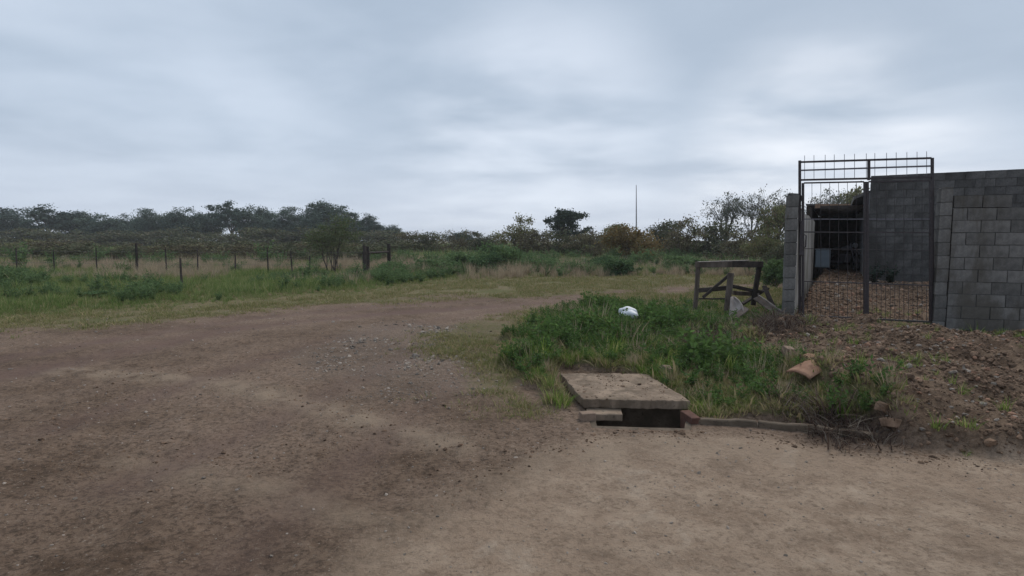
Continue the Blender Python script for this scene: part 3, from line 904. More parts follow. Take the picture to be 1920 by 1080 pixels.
x, y = cands(60000, 4.0, 5.6, 1.0, 42)
ed_ = seg_dist(x, y, G((1010, 840), (1110, 812), (1300, 812), (1480, 825), (1700, 850), (2000, 880)), False)
keep = (rng.random(len(x)) < 0.16 * np.exp(-(ed_ / .16) ** 2) * ss(.38, .6, fbm(x, y, .25, 860))) & ~in_pit(x, y)
put('edge_crumbs', x, y, keep, 0.006, C_clod, 5, 'dark crumbs and grit gathered along the road edge before the drain', 'earth', 0.5, squash=(0.4, 0.9), tilt=0.4)

# rubble of the spoil heap and the yard
x, y = cands(210000, 4.4, 25, 1.0, 47)
x = np.abs(x); m = masks(x, y)
zone = np.maximum(m['heap'] * 0.55, m['yard'] * 0.5) * (0.5 + ss(.35, .6, fbm(x, y, .6, 840)))
keep = (rng.random(len(x)) < zone) & ~in_pit(x, y)
put('rubble', x, y, keep, 0.005 + 0.006 * fbm(x, y, .5, 850) + 0.0006 * y, C_clod, 5,
    'heaped brown earth clods and broken rubble in front of the iron gate', 'rubble', 0.5, squash=(0.5, 0.9), tilt=0.5)
keep = (rng.random(len(x)) < zone * 0.06) & ~in_pit(x, y)
put('rubble_chips', x, y, keep, 0.010 + 0.0010 * y, C_stone, 5, 'pale stone chips mixed into the brown rubble heap', 'rubble', 0.45, squash=(0.4, 0.8), tilt=0.5)


C_chip = hidden_collection('brick_chip', [rock_mesh('brick_chip', 340 + i, M['clay']) for i in range(4)])
keep = (rng.random(len(x)) < zone * 0.02) & ~in_pit(x, y)
put('brick_chips', x, y, keep, 0.014 + 0.0014 * y, C_chip, 4, 'broken orange brick pieces mixed into the brown rubble heap', 'rubble', 0.4, squash=(0.4, 0.8), tilt=0.5)
keep = (rng.random(len(x)) < m['heap'] * 0.02 * ss(.45, .6, fbm(x, y, .7, 880))) & ~in_pit(x, y)
put('rubble_grass', x, y, keep, 0.45, C_lush, 5, 'green grass tufts growing out of the brown rubble heap', 'grass', 0.3)


# ------------------------------------------------------------------ trees and shrubs
def grow(seed, hgt, wid, base, n_limb, n_clump, leaves, leaf, clump_r, trunk_r, bushy=False, flat=1.0, droop=0.0, lop=0.0):
    """unit: metres. returns (wood MB, leaf verts, leaf tris)."""
    r = np.random.default_rng(seed)
    rnd = random.Random(seed)
    wood = MB()
    ch = hgt - base
    cz = base + ch * 0.5
    # uneven crown: lobes
    lobes = []
    for k in range(n_limb):
        a = 2 * math.pi * (k + r.uniform(-0.3, 0.3)) / n_limb
        q = r.uniform(0.25, 0.62)
        lobes.append(np.array([math.cos(a) * wid / 2 * q + lop * wid * 0.2, math.sin(a) * wid / 2 * q,
                               cz + ch * (r.uniform(-0.40, 0.22) if bushy else r.uniform(-0.22, 0.28))]))
    lobes.append(np.array([r.normal(0, wid * .06), r.normal(0, wid * .06), base + ch * 0.78]))
    if bushy:
        top = [np.array([0, 0, 0.02])] * len(lobes)
    else:
        t0 = Vector((0, 0, -0.1)); t1 = Vector((r.normal(0, .04) * hgt, r.normal(0, .04) * hgt, base * 0.95 + 0.1 * ch))
        midp = t0.lerp(t1, .5) + Vector((r.normal(0, .02) * hgt, 0, 0))
        wood.tube([t0, midp, t1], [trunk_r * 1.25, trunk_r, trunk_r * 0.75], 7)
        top = [np.array(t1)] * len(lobes)
    V, F = [], []
    per_l = max(1, n_clump // len(lobes))
    for li, lb in enumerate(lobes):
        p0 = Vector(top[li]) + (Vector((rnd.uniform(-1, 1), rnd.uniform(-1, 1), 0)) * wid * 0.07 if bushy else Vector())
        p1 = Vector(lb)
        mm = p0.lerp(p1, .5) + Vector((rnd.uniform(-1, 1), rnd.uniform(-1, 1), rnd.uniform(0, 1))) * wid * 0.05
        rb = trunk_r * (0.45 if not bushy else 0.5)
        wood.tube([p0, mm, p1], [rb, rb * 0.75, rb * 0.5], 5)
        for c in range(per_l):
            d = r.normal(0, 1, 3); d /= np.linalg.norm(d)
            q = r.uniform(0.35, 1.0) ** 0.6
            cc = lb + d * q * np.array([wid * 0.24, wid * 0.24, ch * 0.25 * flat])
            cc[2] = max(cc[2], base * 0.9 + 0.03 * ch) if not bushy else max(cc[2], base * .5 + r.uniform(0.04, 0.16) * ch)
            cc[2] -= droop * q * ch * 0.2
            cv_ = Vector(cc); m2 = p1.lerp(cv_, .5) + Vector((rnd.uniform(-1, 1), rnd.uniform(-1, 1), rnd.uniform(-.3, 1))) * wid * 0.03
            wood.tube([p1 if rnd.random() < .6 else mm, m2, cv_], [rb * 0.35, rb * 0.25, rb * 0.12], 3, cap=False)
            n = int(leaves / (per_l * len(lobes)) * r.uniform(0.5, 1.5))
            cr = clump_r * r.uniform(0.6, 1.4)
            pts = r.normal(0, 1, (n, 3)) * np.array([cr, cr, cr * 0.62]) * 0.6 + cc
            dr = r.normal(0, 1, (n, 3)); dr /= np.linalg.norm(dr, axis=1)[:, None]
            sd_ = np.cross(dr, r.normal(0, 1, (n, 3))); sd_ /= np.linalg.norm(sd_, axis=1)[:, None]
            ls = (leaf * r.uniform(0.5, 1.4, n))[:, None]
            b = len(V) * 4
            V.append((pts - dr * ls * .5, pts + sd_ * ls * .33, pts + dr * ls * .5, pts - sd_ * ls * .33))
    a0 = np.concatenate([v[0] for v in V]); a1 = np.concatenate([v[1] for v in V])
    a2 = np.concatenate([v[2] for v in V]); a3 = np.concatenate([v[3] for v in V])
    n = len(a0)
    co_ = np.stack([a0, a1, a2, a3], 1).reshape(-1, 3)
    idx = np.arange(n * 4).reshape(n, 4)
    return wood, co_, idx


PROTO = {}


def proto(key, mat_leaf, mat_wood, **kw):
    wd_, c_, q_ = grow(**kw)
    me = fast_mesh('crown', c_, q_, 4); me.materials.append(mat_leaf)
    wm = wd_.mesh('wood'); wm.materials.append(mat_wood)
    h_true = float(np.percentile(c_[:, 2], 99.6)); w_true = float(np.percentile(np.abs(c_[:, :2]), 99.0) * 2)
    PROTO[key] = (me, wm, h_true, w_true, kw.get('bushy', False))


for i in range(5):
    proto('grove%d' % i, M['leaf_grove'], M['bark'], seed=900 + i, hgt=10, wid=8, base=[0.6, 1.0, 0.5, 1.4, 0.8][i], n_limb=8 + i % 3, n_clump=90,
          leaves=14000, leaf=0.30, clump_r=0.95, trunk_r=0.22)
for i in range(3):
    proto('airy%d' % i, M['leaf_grove'], M['bark'], seed=930 + i, hgt=11, wid=7.5, base=2.0, n_limb=8, n_clump=60,
          leaves=6000, leaf=0.29, clump_r=0.62, trunk_r=0.20)
proto('umbrella', M['leaf_dark'], M['bark'], seed=951, hgt=6, wid=6, base=1.9, n_limb=7, n_clump=90, leaves=8000, leaf=0.26, clump_r=0.5, trunk_r=0.2, flat=0.8)
for i in range(3):
    proto('bare%d' % i, M['leaf_grey'], M['grey_twig'], seed=960 + i, hgt=6, wid=6.5, base=1.5, n_limb=9, n_clump=150, leaves=2600, leaf=0.15, clump_r=0.42, trunk_r=0.14)
for i in range(2):
    proto('leafy%d' % i, M['leaf_olive'], M['bark'], seed=970 + i, hgt=5, wid=5.5, base=1.0, n_limb=7, n_clump=80, leaves=7000, leaf=0.20, clump_r=0.5, trunk_r=0.13)
M['leaf_willow'] = foliage('willow_leaf', (0.095, 0.130, 0.062), (0.150, 0.180, 0.090), (0.12, 0.11, 0.07), 0.3)
proto('willow', M['leaf_willow'], M['twig'], seed=981, hgt=3, wid=3, base=0.95, n_limb=8, n_clump=110, leaves=6500, leaf=0.07, clump_r=0.27, trunk_r=0.045, bushy=True)
for i in range(4):
    proto('scrub%d' % i, M['leaf_scrub'], M['twig'], seed=1000 + i, hgt=2.2, wid=3.6, base=0.15, n_limb=8, n_clump=80, leaves=5200, leaf=0.13, clump_r=0.34, trunk_r=0.04, bushy=True)
for i in range(3):
    proto('brown%d' % i, M['leaf_brown'], M['twig'], seed=1010 + i, hgt=2.2, wid=3.6, base=0.12, n_limb=9, n_clump=100, leaves=4600, leaf=0.11, clump_r=0.30, trunk_r=0.04, bushy=True)
for i in range(2):
    proto('olive%d' % i, M['leaf_olive'], M['twig'], seed=1020 + i, hgt=2.6, wid=3.8, base=0.2, n_limb=8, n_clump=90, leaves=6000, leaf=0.12, clump_r=0.34, trunk_r=0.05, bushy=True)
proto('rust', M['leaf_rust'], M['twig'], seed=1030, hgt=2.2, wid=4.0, base=0.2, n_limb=9, n_clump=100, leaves=6500, leaf=0.12, clump_r=0.32, trunk_r=0.04, bushy=True)
for i in range(2):
    proto('green%d' % i, M['leaf_green'], M['twig'], seed=1040 + i, hgt=1.5, wid=2.4, base=0.05, n_limb=8, n_clump=70, leaves=4800, leaf=0.11, clump_r=0.24, trunk_r=0.03, bushy=True)
for i in range(2):
    proto('deep%d' % i, M['leaf_deep'], M['twig'], seed=1050 + i, hgt=1.2, wid=2.2, base=0.03, n_limb=8, n_clump=70, leaves=4600, leaf=0.10, clump_r=0.22, trunk_r=0.03, bushy=True)


def plant(name, key, px, top_y, wpx, d, label, cat, group=None, rz=None):
    """px: photo column of its middle, top_y: row of its top, wpx: crown width, d: metres away"""
    me, wm, h0, w0, bushy = PROTO[key]
    b = PD(px, 500, d)
    z0 = h1(b.x, b.y) - 0.03
    top = PD(px, top_y, d).z
    hh = top - z0; ww = wpx * d / FPX
    e = empty(name, (b.x, b.y, z0), random.uniform(0, 6.28) if rz is None else rz)
    tag(e, label, cat, group)
    for nm, mm in (('foliage' if bushy else 'crown', me), ('stems' if bushy else 'trunk', wm)):
        o = bpy.data.objects.new(nm, mm); COL.objects.link(o); o.parent = e
        o.scale = (ww / w0, ww / w0, hh / h0)
    return e


GROVE = 'trees of the dark treeline beyond the left field'
tl = [
    ('grove0', -60, 400, 90, 'dark tree standing past the left end of the field, leftmost of the treeline', 118),
    ('grove1', 20, 392, 95, 'broad dark tree second from the left end of the treeline', 122),
    ('airy0', 90, 385, 80, 'thin-crowned tall tree third from the left end of the treeline', 115),
    ('grove3', 150, 398, 90, 'low round dark tree fourth from the left end of the treeline', 120),
    ('grove2', 205, 404, 80, 'squat dark tree between the left thin-crowned tree and the round pointed one', 116),
    ('grove4', 245, 404, 60, 'dark tree whose flat top dips just left of the round pointed tree', 121),
    ('grove1', 281, 392, 52, 'round pointed dark tree rising alone in the left treeline', 112),
    ('grove0', 318, 403, 60, 'dark tree filling the dip right of the round pointed tree', 124),
    ('grove2', 342, 391, 62, 'dark dense tree with a knobbly flat top above the fence', 113),
    ('grove3', 388, 400, 66, 'dark tree with a gently sloping top left of the tall forked one', 120),
    ('airy1', 432, 379, 62, 'tallest thin forked tree with sky showing through its crown', 110),
    ('grove4', 470, 389, 58, 'dark tree with a stepped crown just right of the tall forked one', 116),
    ('grove0', 505, 391, 56, 'dark rounded tree in the middle of the left treeline', 121),
    ('grove1', 540, 389, 58, 'dark tree with a domed top before the gap in the left treeline', 112),
    ('grove2', 578, 404, 50, 'low dark tree in the gap between the domed tree and the big broad one', 125),
    ('grove3', 618, 380, 78, 'big broad dark tree with the highest crown behind the slender green one', 110),
    ('airy2', 655, 388, 52, 'thin see-through tree on the right shoulder of the big broad one', 117),
    ('grove4', 668, 408, 50, 'low dense dark tree under the thin see-through one', 122),
    ('airy0', 694, 401, 46, 'small lacy tree with sky showing through near the right end of the treeline', 113),
    ('grove0', 712, 419, 50, 'low dark tree second from the right end of the left treeline', 120),
    ('grove2', 738, 423, 42, 'last low dark tree where the left treeline drops to the scrub', 116),
]
for key, px, ty, wp, lb, d in tl:
    plant('broadleaf_tree', key, px, ty, wp * 1.12, d, lb, 'tree', GROVE)
for k in range(12):
    plant('undergrowth_bush', ['scrub0', 'scrub2', 'scrub3'][k % 3], -80 + k * 72 + random.uniform(-12, 12), 430 + random.uniform(-3, 5), 120, 100 + random.uniform(-4, 6),
          'dark undergrowth bush filling the space under the treeline crowns', 'bush', 'undergrowth below the treeline')
plant('umbrella_tree', 'umbrella', 1062, 394, 82, 62, 'dark round umbrella-shaped tree standing alone above the middle scrub', 'tree', rz=0.6)
RG = 'trees above the scrub left of the house'
for key, px, ty, wp, d, lb in [
    ('bare0', 1362, 362, 88, 50, 'grey thin-leaved tree with see-through twigs, left edge of the clump beside the house'),
    ('bare1', 1408, 366, 80, 47, 'grey twiggy tree in the middle of the clump beside the house'),
    ('leafy0', 1452, 384, 82, 42, 'yellowish green leafy tree just left of the block pillar'),
    ('bare2', 1462, 354, 92, 52, 'dark twiggy tree whose top is highest behind the block pillar'),
    ('bare0', 1540, 356, 90, 44, 'twiggy tree seen above the passage roof through the gate'),
    ('leafy1', 1605, 352, 80, 50, 'leafy tree behind the house roof seen over the passage'),
    ('leafy0', 1850, 345, 130, 46, 'leafy tree behind the right part of the block house')]:
    plant('yard_tree', key, px, ty, wp, d, lb, 'tree', RG)
plant('slender_tree', 'willow', 622, 402, 100, 27.5, 'slender green-brown young tree with many bare stems by the fence', 'tree', rz=1.0)

SCL = 'low scrub behind the wire fence'
same = 'low dark brown-green scrub bush behind the wire fence under the treeline'
for k in range(15):
    px = -120 + k * 62 + random.uniform(-10, 10)
    plant('scrub_bush', random.choice(['scrub0', 'scrub1', 'scrub2', 'brown0', 'brown1', 'scrub3', 'olive0', 'scrub1']), px, 451 + random.uniform(-7, 5), random.uniform(95, 130),
          random.uniform(46, 56), same, 'bush', SCL)
for k in range(11):
    px = -90 + k * 78 + random.uniform(-10, 10)
    plant('scrub_bush', random.choice(['scrub0', 'brown2', 'scrub2', 'scrub3']), px, 459 + random.uniform(-3, 4), random.uniform(85, 115),
          random.uniform(38, 43), 'low brown bush in front row of the scrub behind the wire fence', 'bush', 'front row of low scrub behind the fence')
SCM = 'scrub across the middle of the field'
for key, px, ty, wp, d, lb in [
    ('brown0', 772, 435, 60, 60, 'thin brown scrub bush with spiky top where the treeline ends'),
    ('scrub1', 805, 436, 66, 58, 'small dark bush with a spike at the lowest dip of the skyline'),
    ('brown1', 850, 432, 80, 56, 'brown bush just right of the skyline dip'),
    ('grove2', 868, 434, 70, 100, 'dark far tree peeping over the brown scrub right of the skyline dip'),
    ('scrub2', 905, 436, 90, 54, 'long flat-topped brownish bush left of the feathery olive one'),
    ('olive0', 978, 406, 96, 50, 'feathery olive bush with pale twigs left of the umbrella-shaped tree'),
    ('brown2', 1010, 432, 90, 47, 'dark brown bush below the feathery olive one'),
    ('scrub0', 1062, 432, 90, 48, 'brown-green bush beneath the umbrella-shaped tree'),
    ('brown0', 1105, 434, 80, 45, 'grey-brown bush right below the umbrella-shaped tree'),
    ('olive1', 1148, 420, 84, 52, 'olive bush left behind the rust-coloured one'),
    ('rust', 1182, 424, 104, 40, 'rust-orange bush in the scrub right of the field'),
    ('scrub3', 1245, 415, 90, 55, 'dark green-brown bush behind and right of the rust-coloured one'),
    ('brown1', 1290, 410, 130, 44, 'largest dark brown bush with a domed top in the right scrub'),
    ('scrub1', 1340, 418, 100, 42, 'dark olive bush right of the largest brown one'),
    ('brown2', 1392, 434, 90, 38, 'dark brown bush under the grey twiggy trees'),
    ('olive0', 1440, 428, 84, 33, 'yellow-olive bush close to the left of the block pillar'),
    ('scrub0', 1470, 448, 70, 30, 'low dark bush just behind the block pillar'),
]:
    plant('scrub_bush' if not key.startswith('grove') else 'broadleaf_tree', key, px, ty, wp, d, lb, 'tree' if key.startswith('grove') else 'bush', SCM)
GB = 'green bushes in the field'
for key, px, ty, wp, d, lb in [
    ('green0', 935, 456, 84, 29, 'bright green leafy bush at the middle of the field'),
    ('deep0', 912, 474, 66, 27, 'dark green bush in front of the bright one at the middle of the field'),
    ('green1', 862, 472, 90, 30, 'wide pale green bush left of the middle dark one'),
    ('green0', 812, 484, 80, 28, 'low pale green bush left end of the row in the middle field'),
    ('deep1', 1163, 484, 70, 26, 'low dark green bush before the rust-coloured bush'),
    ('deep0', 1120, 480, 60, 30, 'small deep green bush left of the low dark one below the rust-coloured bush'),
    ('green1', 1020, 484, 80, 30, 'low soft green bush right of the middle bushes'),
    ('green0', 1280, 478, 80, 30, 'low green bush beyond the wooden trestle, left side'),
    ('green1', 1455, 486, 70, 19, 'green bush left of the block pillar behind the planks'),
    ('green0', 735, 490, 60, 27, 'green bush at the foot of the right brace post'),
    ('deep1', 290, 548, 90, 16.5, 'dark low weed clump at the track edge, left of the short stake'),
    ('deep0', 448, 540, 60, 17.5, 'dark low weed clump at the track edge, between stake and middle posts'),
    ('deep1', 200, 545, 90, 16, 'dark low weed clump leftmost on the track edge'),
    ('deep0', 575, 532, 60, 19, 'dark low weed clump at the track edge below the slender tree'),
]:
    plant('green_bush', key, px, ty, wp, d, lb, 'bush', GB)

# ------------------------------------------------------------------ wire fence on the left
fence = empty('wire_fence', PD(450, 515, 27))
fo = fence.location
tag(fence, 'old wire fence on dark uneven wooden posts across the left field', 'fence')
posts = [(-140, 466, 30, .05), (-50, 470, 29.5, .05), (30, 464, 29, .06), (100, 468, 28.5, .05), (180, 464, 28, .05), (255, 456, 27.6, .11), (310, 463, 27.4, .055), (370, 465, 27.0, .055), (441, 478, 26.6, .065),
         (501, 465, 26.4, .06), (545, 470, 26.4, .05), (581, 480, 26.3, .065), (628, 476, 26.2, .05), (683, 460, 25.8, .16)]
tops = []
for px, ty, d, w_ in posts:
    t_ = PD(px, ty, d); lean = Vector((random.uniform(-.05, .05), random.uniform(-.05, .05), 0))
    b_ = Vector((t_.x, t_.y, h1(t_.x, t_.y) - 0.1)) + lean
    MB().tube([b_ - fo, (b_ + t_) / 2 - fo + Vector((random.uniform(-.01, .01), 0, 0)), t_ - fo], [w_ * .62, w_ * .56, w_ * .5], 7).build('post', M['wood_dark'], fence)
    tops.append((b_, t_))
for f in (0.35, 0.6, 0.85):
    mb = MB()
    pts = []
    for (b_, t_) in tops:
        p_ = Vector((t_.x, t_.y - .04, h1(t_.x, t_.y) + 1.15 * f)) - fo; pts.append(p_)
    mb.tube(pts, 0.004, 3); mb.build('wire', M['iron_bright'], fence)
st = PD(338, 540, 19.3); t_ = PD(338, 484, 19.3)
s_ = empty('fence_stake', (t_.x, t_.y, h1(t_.x, t_.y)))
s_ = MB().tube([(t_.x + .02, t_.y, h1(t_.x, t_.y) - .1), (t_.x, t_.y, .5), tuple(t_)], [.04, .036, .032], 7).build('fence_stake', M['wood_dark'])
bpy.data.objects.remove([o for o in bpy.data.objects if o.name == 'fence_stake' and o.type == 'EMPTY'][0]) if any(o.name == 'fence_stake' and o.type == 'EMPTY' for o in bpy.data.objects) else None
s_.name = 'fence_stake'
tag(s_, 'short dark stake standing alone nearer than the wire fence', 'stake')

# braced strainer pair at the fence's right end
br = empty('fence_brace', PD(705, 505, 27))
bo = br.location
tag(br, 'two thick dark posts joined by a rail at the fence end', 'fence brace')
a_, b_ = PD(688, 462, 26.6), PD(729, 457, 29.5)
for t_, w_ in ((a_, .13), (b_, .11)):
    MB().tube([(t_.x - bo.x, t_.y - bo.y, h1(t_.x, t_.y) - .1 - bo.z), t_ - bo], [w_ * .95, w_ * .8], 8).build('post', M['wood_dark'], br)
MB().tube([PD(688, 474, 26.6) - bo, PD(729, 472, 29.5) - bo], [.05, .045], 7).build('rail', M['wood_dark'], br)
# far pole
pb = PD(1193, 430, 75); pt = PD(1193, 347, 75)
pole = MB().tube([(pb.x, pb.y, 0), (pb.x, pb.y, 3.5), tuple(pt)], [.11, .09, .04], 8).build('utility_pole', M['plaster_grey'])
tag(pole, 'tall thin grey pole rising above the distant scrub', 'pole')
# a few dead thistles / stalks poking out of the scrub skyline are in the bushes' own twigs

# ------------------------------------------------------------------ wooden trestle and planks
TD = 11.4
tr = empty('wooden_trestle', (PD(1365, 580, TD).x, TD, h1(PD(1365, 580, TD).x, TD)))
to = tr.location
tag(tr, 'dark weathered wooden trestle frame standing in the grass beside the pillar', 'trestle')


def bm_(p, q_, wd, th, mat, parent, name, o=Vector((0, 0, 0)), roll=0.0, segs=4, jit=0.004, taper=1.0):
    ob = MB().beam(Vector(p) - o, Vector(q_) - o, wd, th, roll, segs, jit, taper).build(name, M[mat], parent)
    bevel(ob, 0.006, 1)
    return ob


bm_(PD(1309, 494, TD), PD(1303, 590, TD + .1), .075, .07, 'wood', tr, 'post', to)
bm_(PD(1424, 496, TD + .1), PD(1412, 572, TD + .2), .085, .07, 'wood_dark', tr, 'post', to)
bm_(PD(1370, 512, TD - .12), PD(1362, 596, TD - .25), .115, .045, 'wood', tr, 'post', to)
bm_(PD(1304, 496, TD - .02), PD(1372, 496, TD - .0), .06, .115, 'wood', tr, 'top_rail', to)
bm_(PD(1372.5, 495, TD - .0), PD(1430, 496, TD + .08), .07, .125, 'wood_dark', tr, 'top_rail', to)
bm_(PD(1303, 545, TD + .10), PD(1362, 540, TD + .02), .05, .09, 'wood_dark', tr, 'lower_rail', to)
bm_(PD(1368, 536, TD + .02), PD(1428, 548, TD + .30), .06, .07, 'wood_dark', tr, 'lower_rail', to)
bm_(PD(1318, 558, TD - .02), PD(1369, 514, TD - .05), .05, .055, 'wood_dark', tr, 'brace', to)
bm_(PD(1310, 560, TD + .3), PD(1360, 560, TD + .25), .04, .03, 'wood_dark', tr, 'brace', to)
bm_(PD(1374, 549, TD + .22), PD(1411, 551, TD + .30), .05, .085, 'wood', tr, 'lower_rail', to)
p = bm_(PD(1433, 536, TD + .5), PD(1452, 580, TD + .1), .09, .03, 'wood_dark', None, 'board', roll=.3)
tag(p, 'dark board leaning upright between the trestle and the block pillar', 'board')
# pale batten lying on the top rail
p = bm_(PD(1310, 491.2, TD - .02), PD(1404, 488.2, TD + .05), .10, .018, 'wood_pale', None, 'batten', segs=5, jit=0.002)
tag(p, 'pale bleached batten lying along the top of the dark trestle', 'batten')
# hollow bark slab leaning
def bark_slab():
    left = [(1370, 557), (1369, 566), (1368, 576), (1367, 586), (1366, 595), (1366.5, 603)]
    right = [(1379, 556), (1387, 563), (1392, 571), (1395, 579), (1396, 587), (1370, 605)]
    vs, fs = [], []
    n = 8
    for i in range(len(left)):
        dd = TD - .62 - .07 * i
        for j in range(n + 1):
            u = j / n
            px = left[i][0] * (1 - u) + right[i][0] * u; py = left[i][1] * (1 - u) + right[i][1] * u
            bow = 0.07 * (1 - (2 * u - 1) ** 2)
            q_ = PD(px, py, dd + bow)
            vs.append(q_ + Vector((random.uniform(-1, 1), random.uniform(-1, 1), random.uniform(-1, 1))) * .003)
    for i in range(len(left) - 1):
        for j in range(n):
            a_ = i * (n + 1) + j
            fs.append((a_, a_ + n + 1, a_ + n + 2, a_ + 1))
    return MB().add(vs, fs)


slab = bark_slab().build('bark_slab', M['wood_pale'], smooth=True)
sm = slab.modifiers.new('solid', 'SOLIDIFY'); sm.thickness = 0.028; sm.offset = 1
tag(slab, 'pale hollow curved slab of bark leaning in the grass below the trestle', 'wood slab')
p = bm_(PD(1367, 603, TD - 1.1), PD(1400, 578, TD - .8), .11, .03, 'wood', None, 'board', roll=.5)
tag(p, 'short broken board lying against the foot of the bark slab', 'board')
p = bm_(PD(1418, 558, TD + .1), PD(1471, 596, TD - .6), .15, .035, 'wood', None, 'plank', roll=.4)
tag(p, 'long grey plank sloping from the trestle down to the block pillar', 'plank')
p = bm_(PD(1422, 554, TD + .05), PD(1472, 588, TD - .55), .034, .03, 'wood_pale', None, 'lath')
tag(p, 'thin pale lath lying along the upper edge of the sloping plank', 'lath')
p = bm_(PD(1392, 570, TD + .3), PD(1440, 540, TD + .6), .08, .04, 'wood_dark', None, 'plank', roll=.2)
tag(p, 'dark short plank jammed behind the right leg of the trestle', 'plank')
p = bm_(PD(1395, 600, TD - .7), PD(1440, 612, TD - .9), .09, .03, 'wood_dark', None, 'board')
tag(p, 'dark flat board half buried in grass before the sloping plank', 'board')

# ------------------------------------------------------------------ block pillar, gate, yard wall
GD = Vector((GATE_D[0], GATE_D[1], 0)); G0 = Vector((GATE0[0], GATE0[1], 0)); GN = Vector((-GD.y, GD.x, 0))


def gate_pt(px, py):
    """point of the gate's plane seen at a photo pixel"""
    r = ray(px, py); c = Vector((0, 0, CAM_H))
    t = (G0 - c).dot(GN) / r.dot(GN)
    return c + r * t


def block_mesh(L_, D_, H_):
    m_ = MB().box(0, 0, 0, L_, D_, H_, jit=.002)
    me = m_.mesh('block')
    return me


def pillar(px0, px1, top_y, label):
    a, b = gate_pt(px0, 500), gate_pt(px1, 500)
    c = (a + b) / 2; wd = (b - a).length
    zt = gate_pt((px0 + px1) / 2, top_y).z
    e = empty('block_pillar', (c.x, c.y, h1(c.x, c.y - .3) - 0.05), math.atan2(GD.y, GD.x))
    tag(e, label, 'pillar')
    n = round((zt - e.location.z) / 0.222); hh = (zt - e.location.z) / n
    me = block_mesh(wd, 0.2, hh - 0.014); me.materials.append(M['block'])
    for k in range(n):
        o = link('concrete_block', me, None, e, (random.uniform(-.004, .004), random.uniform(-.004, .004), (k + .5) * hh))
        if k == 0: bevel(o, .006, 1)
        o.rotation_euler.z = random.uniform(-.015, .015)
    MB().box(0, 0, (n * hh) / 2, wd - .025, .18, n * hh - .01).build('mortar', M['mortar'], e)
    # rough cap
    MB().box(0.01, 0, n * hh + 0.012, wd * .9, .17, .03, jit=.01).build('mortar_cap', M['block'], e)
    return e


pillar(1470, 1491, 366, 'narrow grey concrete-block pillar at the left side of the iron gate')
pillar(1752, 1774, 355, 'grey concrete-block pillar at the right side of the iron gate')

gf = empty('gate_surround', gate_pt(1560, 592))
go_ = gf.location
tag(gf, 'dark iron surround over the gate with thin rods sticking up as spikes', 'gate frame')
tb = []


def gtube(p, q_, r_, parent, name, o, mat='iron', sq=True):
    return MB().beam(p - o, q_ - o, r_ * 2, r_ * 2).build(name, M[mat], parent)


def lerp_y(x, y0, y1, x0=1500, x1=1680):
    return y0 + (y1 - y0) * (x - x0) / (x1 - x0)


xr = 1748
gtube(gate_pt(1499.5, 301), gate_pt(1499.5, 596), .018, gf, 'post', go_)
gtube(gate_pt(xr, 296), gate_pt(xr, 606), .018, gf, 'post', go_)
gtube(gate_pt(1629, 300), gate_pt(1629, 338), .018, gf, 'post', go_)
for (y0, y1, r_) in ((304, 298.5, .016), (319.5, 313.5, .013), (337.5, 333.5, .016)):
    gtube(gate_pt(1501.5, lerp_y(1501.5, y0, y1)), gate_pt(xr - 2, lerp_y(xr, y0, y1)), r_, gf, 'rail', go_, 'iron' if r_ > .014 else 'iron_bright')
for k, xx in enumerate((1508.5, 1526, 1547, 1564, 1583, 1602, 1624, 1640, 1662, 1680, 1700, 1719, 1737)):
    p0 = gate_pt(xx, lerp_y(xx, 292, 286)); p1 = gate_pt(xx, lerp_y(xx, 339, 335))
    off = GN * -0.012
    MB().tube([p0 + off - go_, p1 + off - go_], .0045, 5).build('spike', M['iron_bright'], gf)


def leaf(px0, px1, label, lock=False):
    e = empty('gate_leaf', gate_pt((px0 + px1) / 2, 594)); o = e.location
    tag(e, label, 'gate')
    yt = lambda x: lerp_y(x, 343.5, 340)
    yb = lambda x: lerp_y(x, 591, 600)
    sh = GN * -0.03
    gp = lambda x, y: gate_pt(x, y) + sh
    gtube(gp(px0, yt(px0)), gp(px0, yb(px0)), .017, e, 'stile', o)
    gtube(gp(px1, yt(px1)), gp(px1, yb(px1)), .020, e, 'stile', o)
    for y0, r_, m_ in ((343.5, .013, 'iron'), (411, .009, 'iron_bright'), (435, .011, 'iron'), (466, .006, 'iron'), (527, .010, 'iron'), (591, .016, 'iron')):
        f = (y0 - 343.5) / (591 - 343.5)
        ya = y0 * 1.0; yb_ = 340 + f * (600 - 340)
        gtube(gp(px0 + 2, lerp_y(px0, ya, yb_)), gp(px1 - 2, lerp_y(px1, ya, yb_)), r_, e, 'rail', o, m_)
    n = 7
    for k in range(1, n):
        x = px0 + (px1 - px0) * k / n
        MB().tube([gp(x, yt(x)) - GN * .012 - o, gp(x, yb(x)) - GN * .012 - o], .0042, 5).build('bar', M['iron'], e)
    for k in range(0, n * 2):
        if k % 2 == 0 : 
            x = px0 + (px1 - px0) * (k + 1) / (n * 2)
            MB().tube([gp(x, lerp_y(x, 527, 533)) - GN * .012 - o, gp(x, yb(x)) - GN * .012 - o], .0038, 5).build('short_bar', M['iron'], e)
    if lock:
        c = gp(1501.5, 447) - o + GN * -.04
        lb = MB().box(c.x, c.y, c.z, .065, .06, .62, math.atan2(GD.y, GD.x)).build('lock_plate', M['iron'], e); bevel(lb, .006, 1)
        for yy_ in (372, 468, 560):
            hc_ = gp(1502, yy_) - o
            MB().tube([hc_ + Vector((0, 0, -.05)), hc_ + Vector((0, 0, .05))], .016, 8).build('hinge', M['iron'], e)
        c = gp(1505, 452) - o + GN * -.05
        hd = MB().tube([c + Vector((0, 0, .12)), c + Vector((.035, 0, .10)) - GN * .05, c + Vector((.035, 0, -.10)) - GN * .05, c + Vector((0, 0, -.12))], .011, 6).build('handle', M['iron'], lb)
    return e


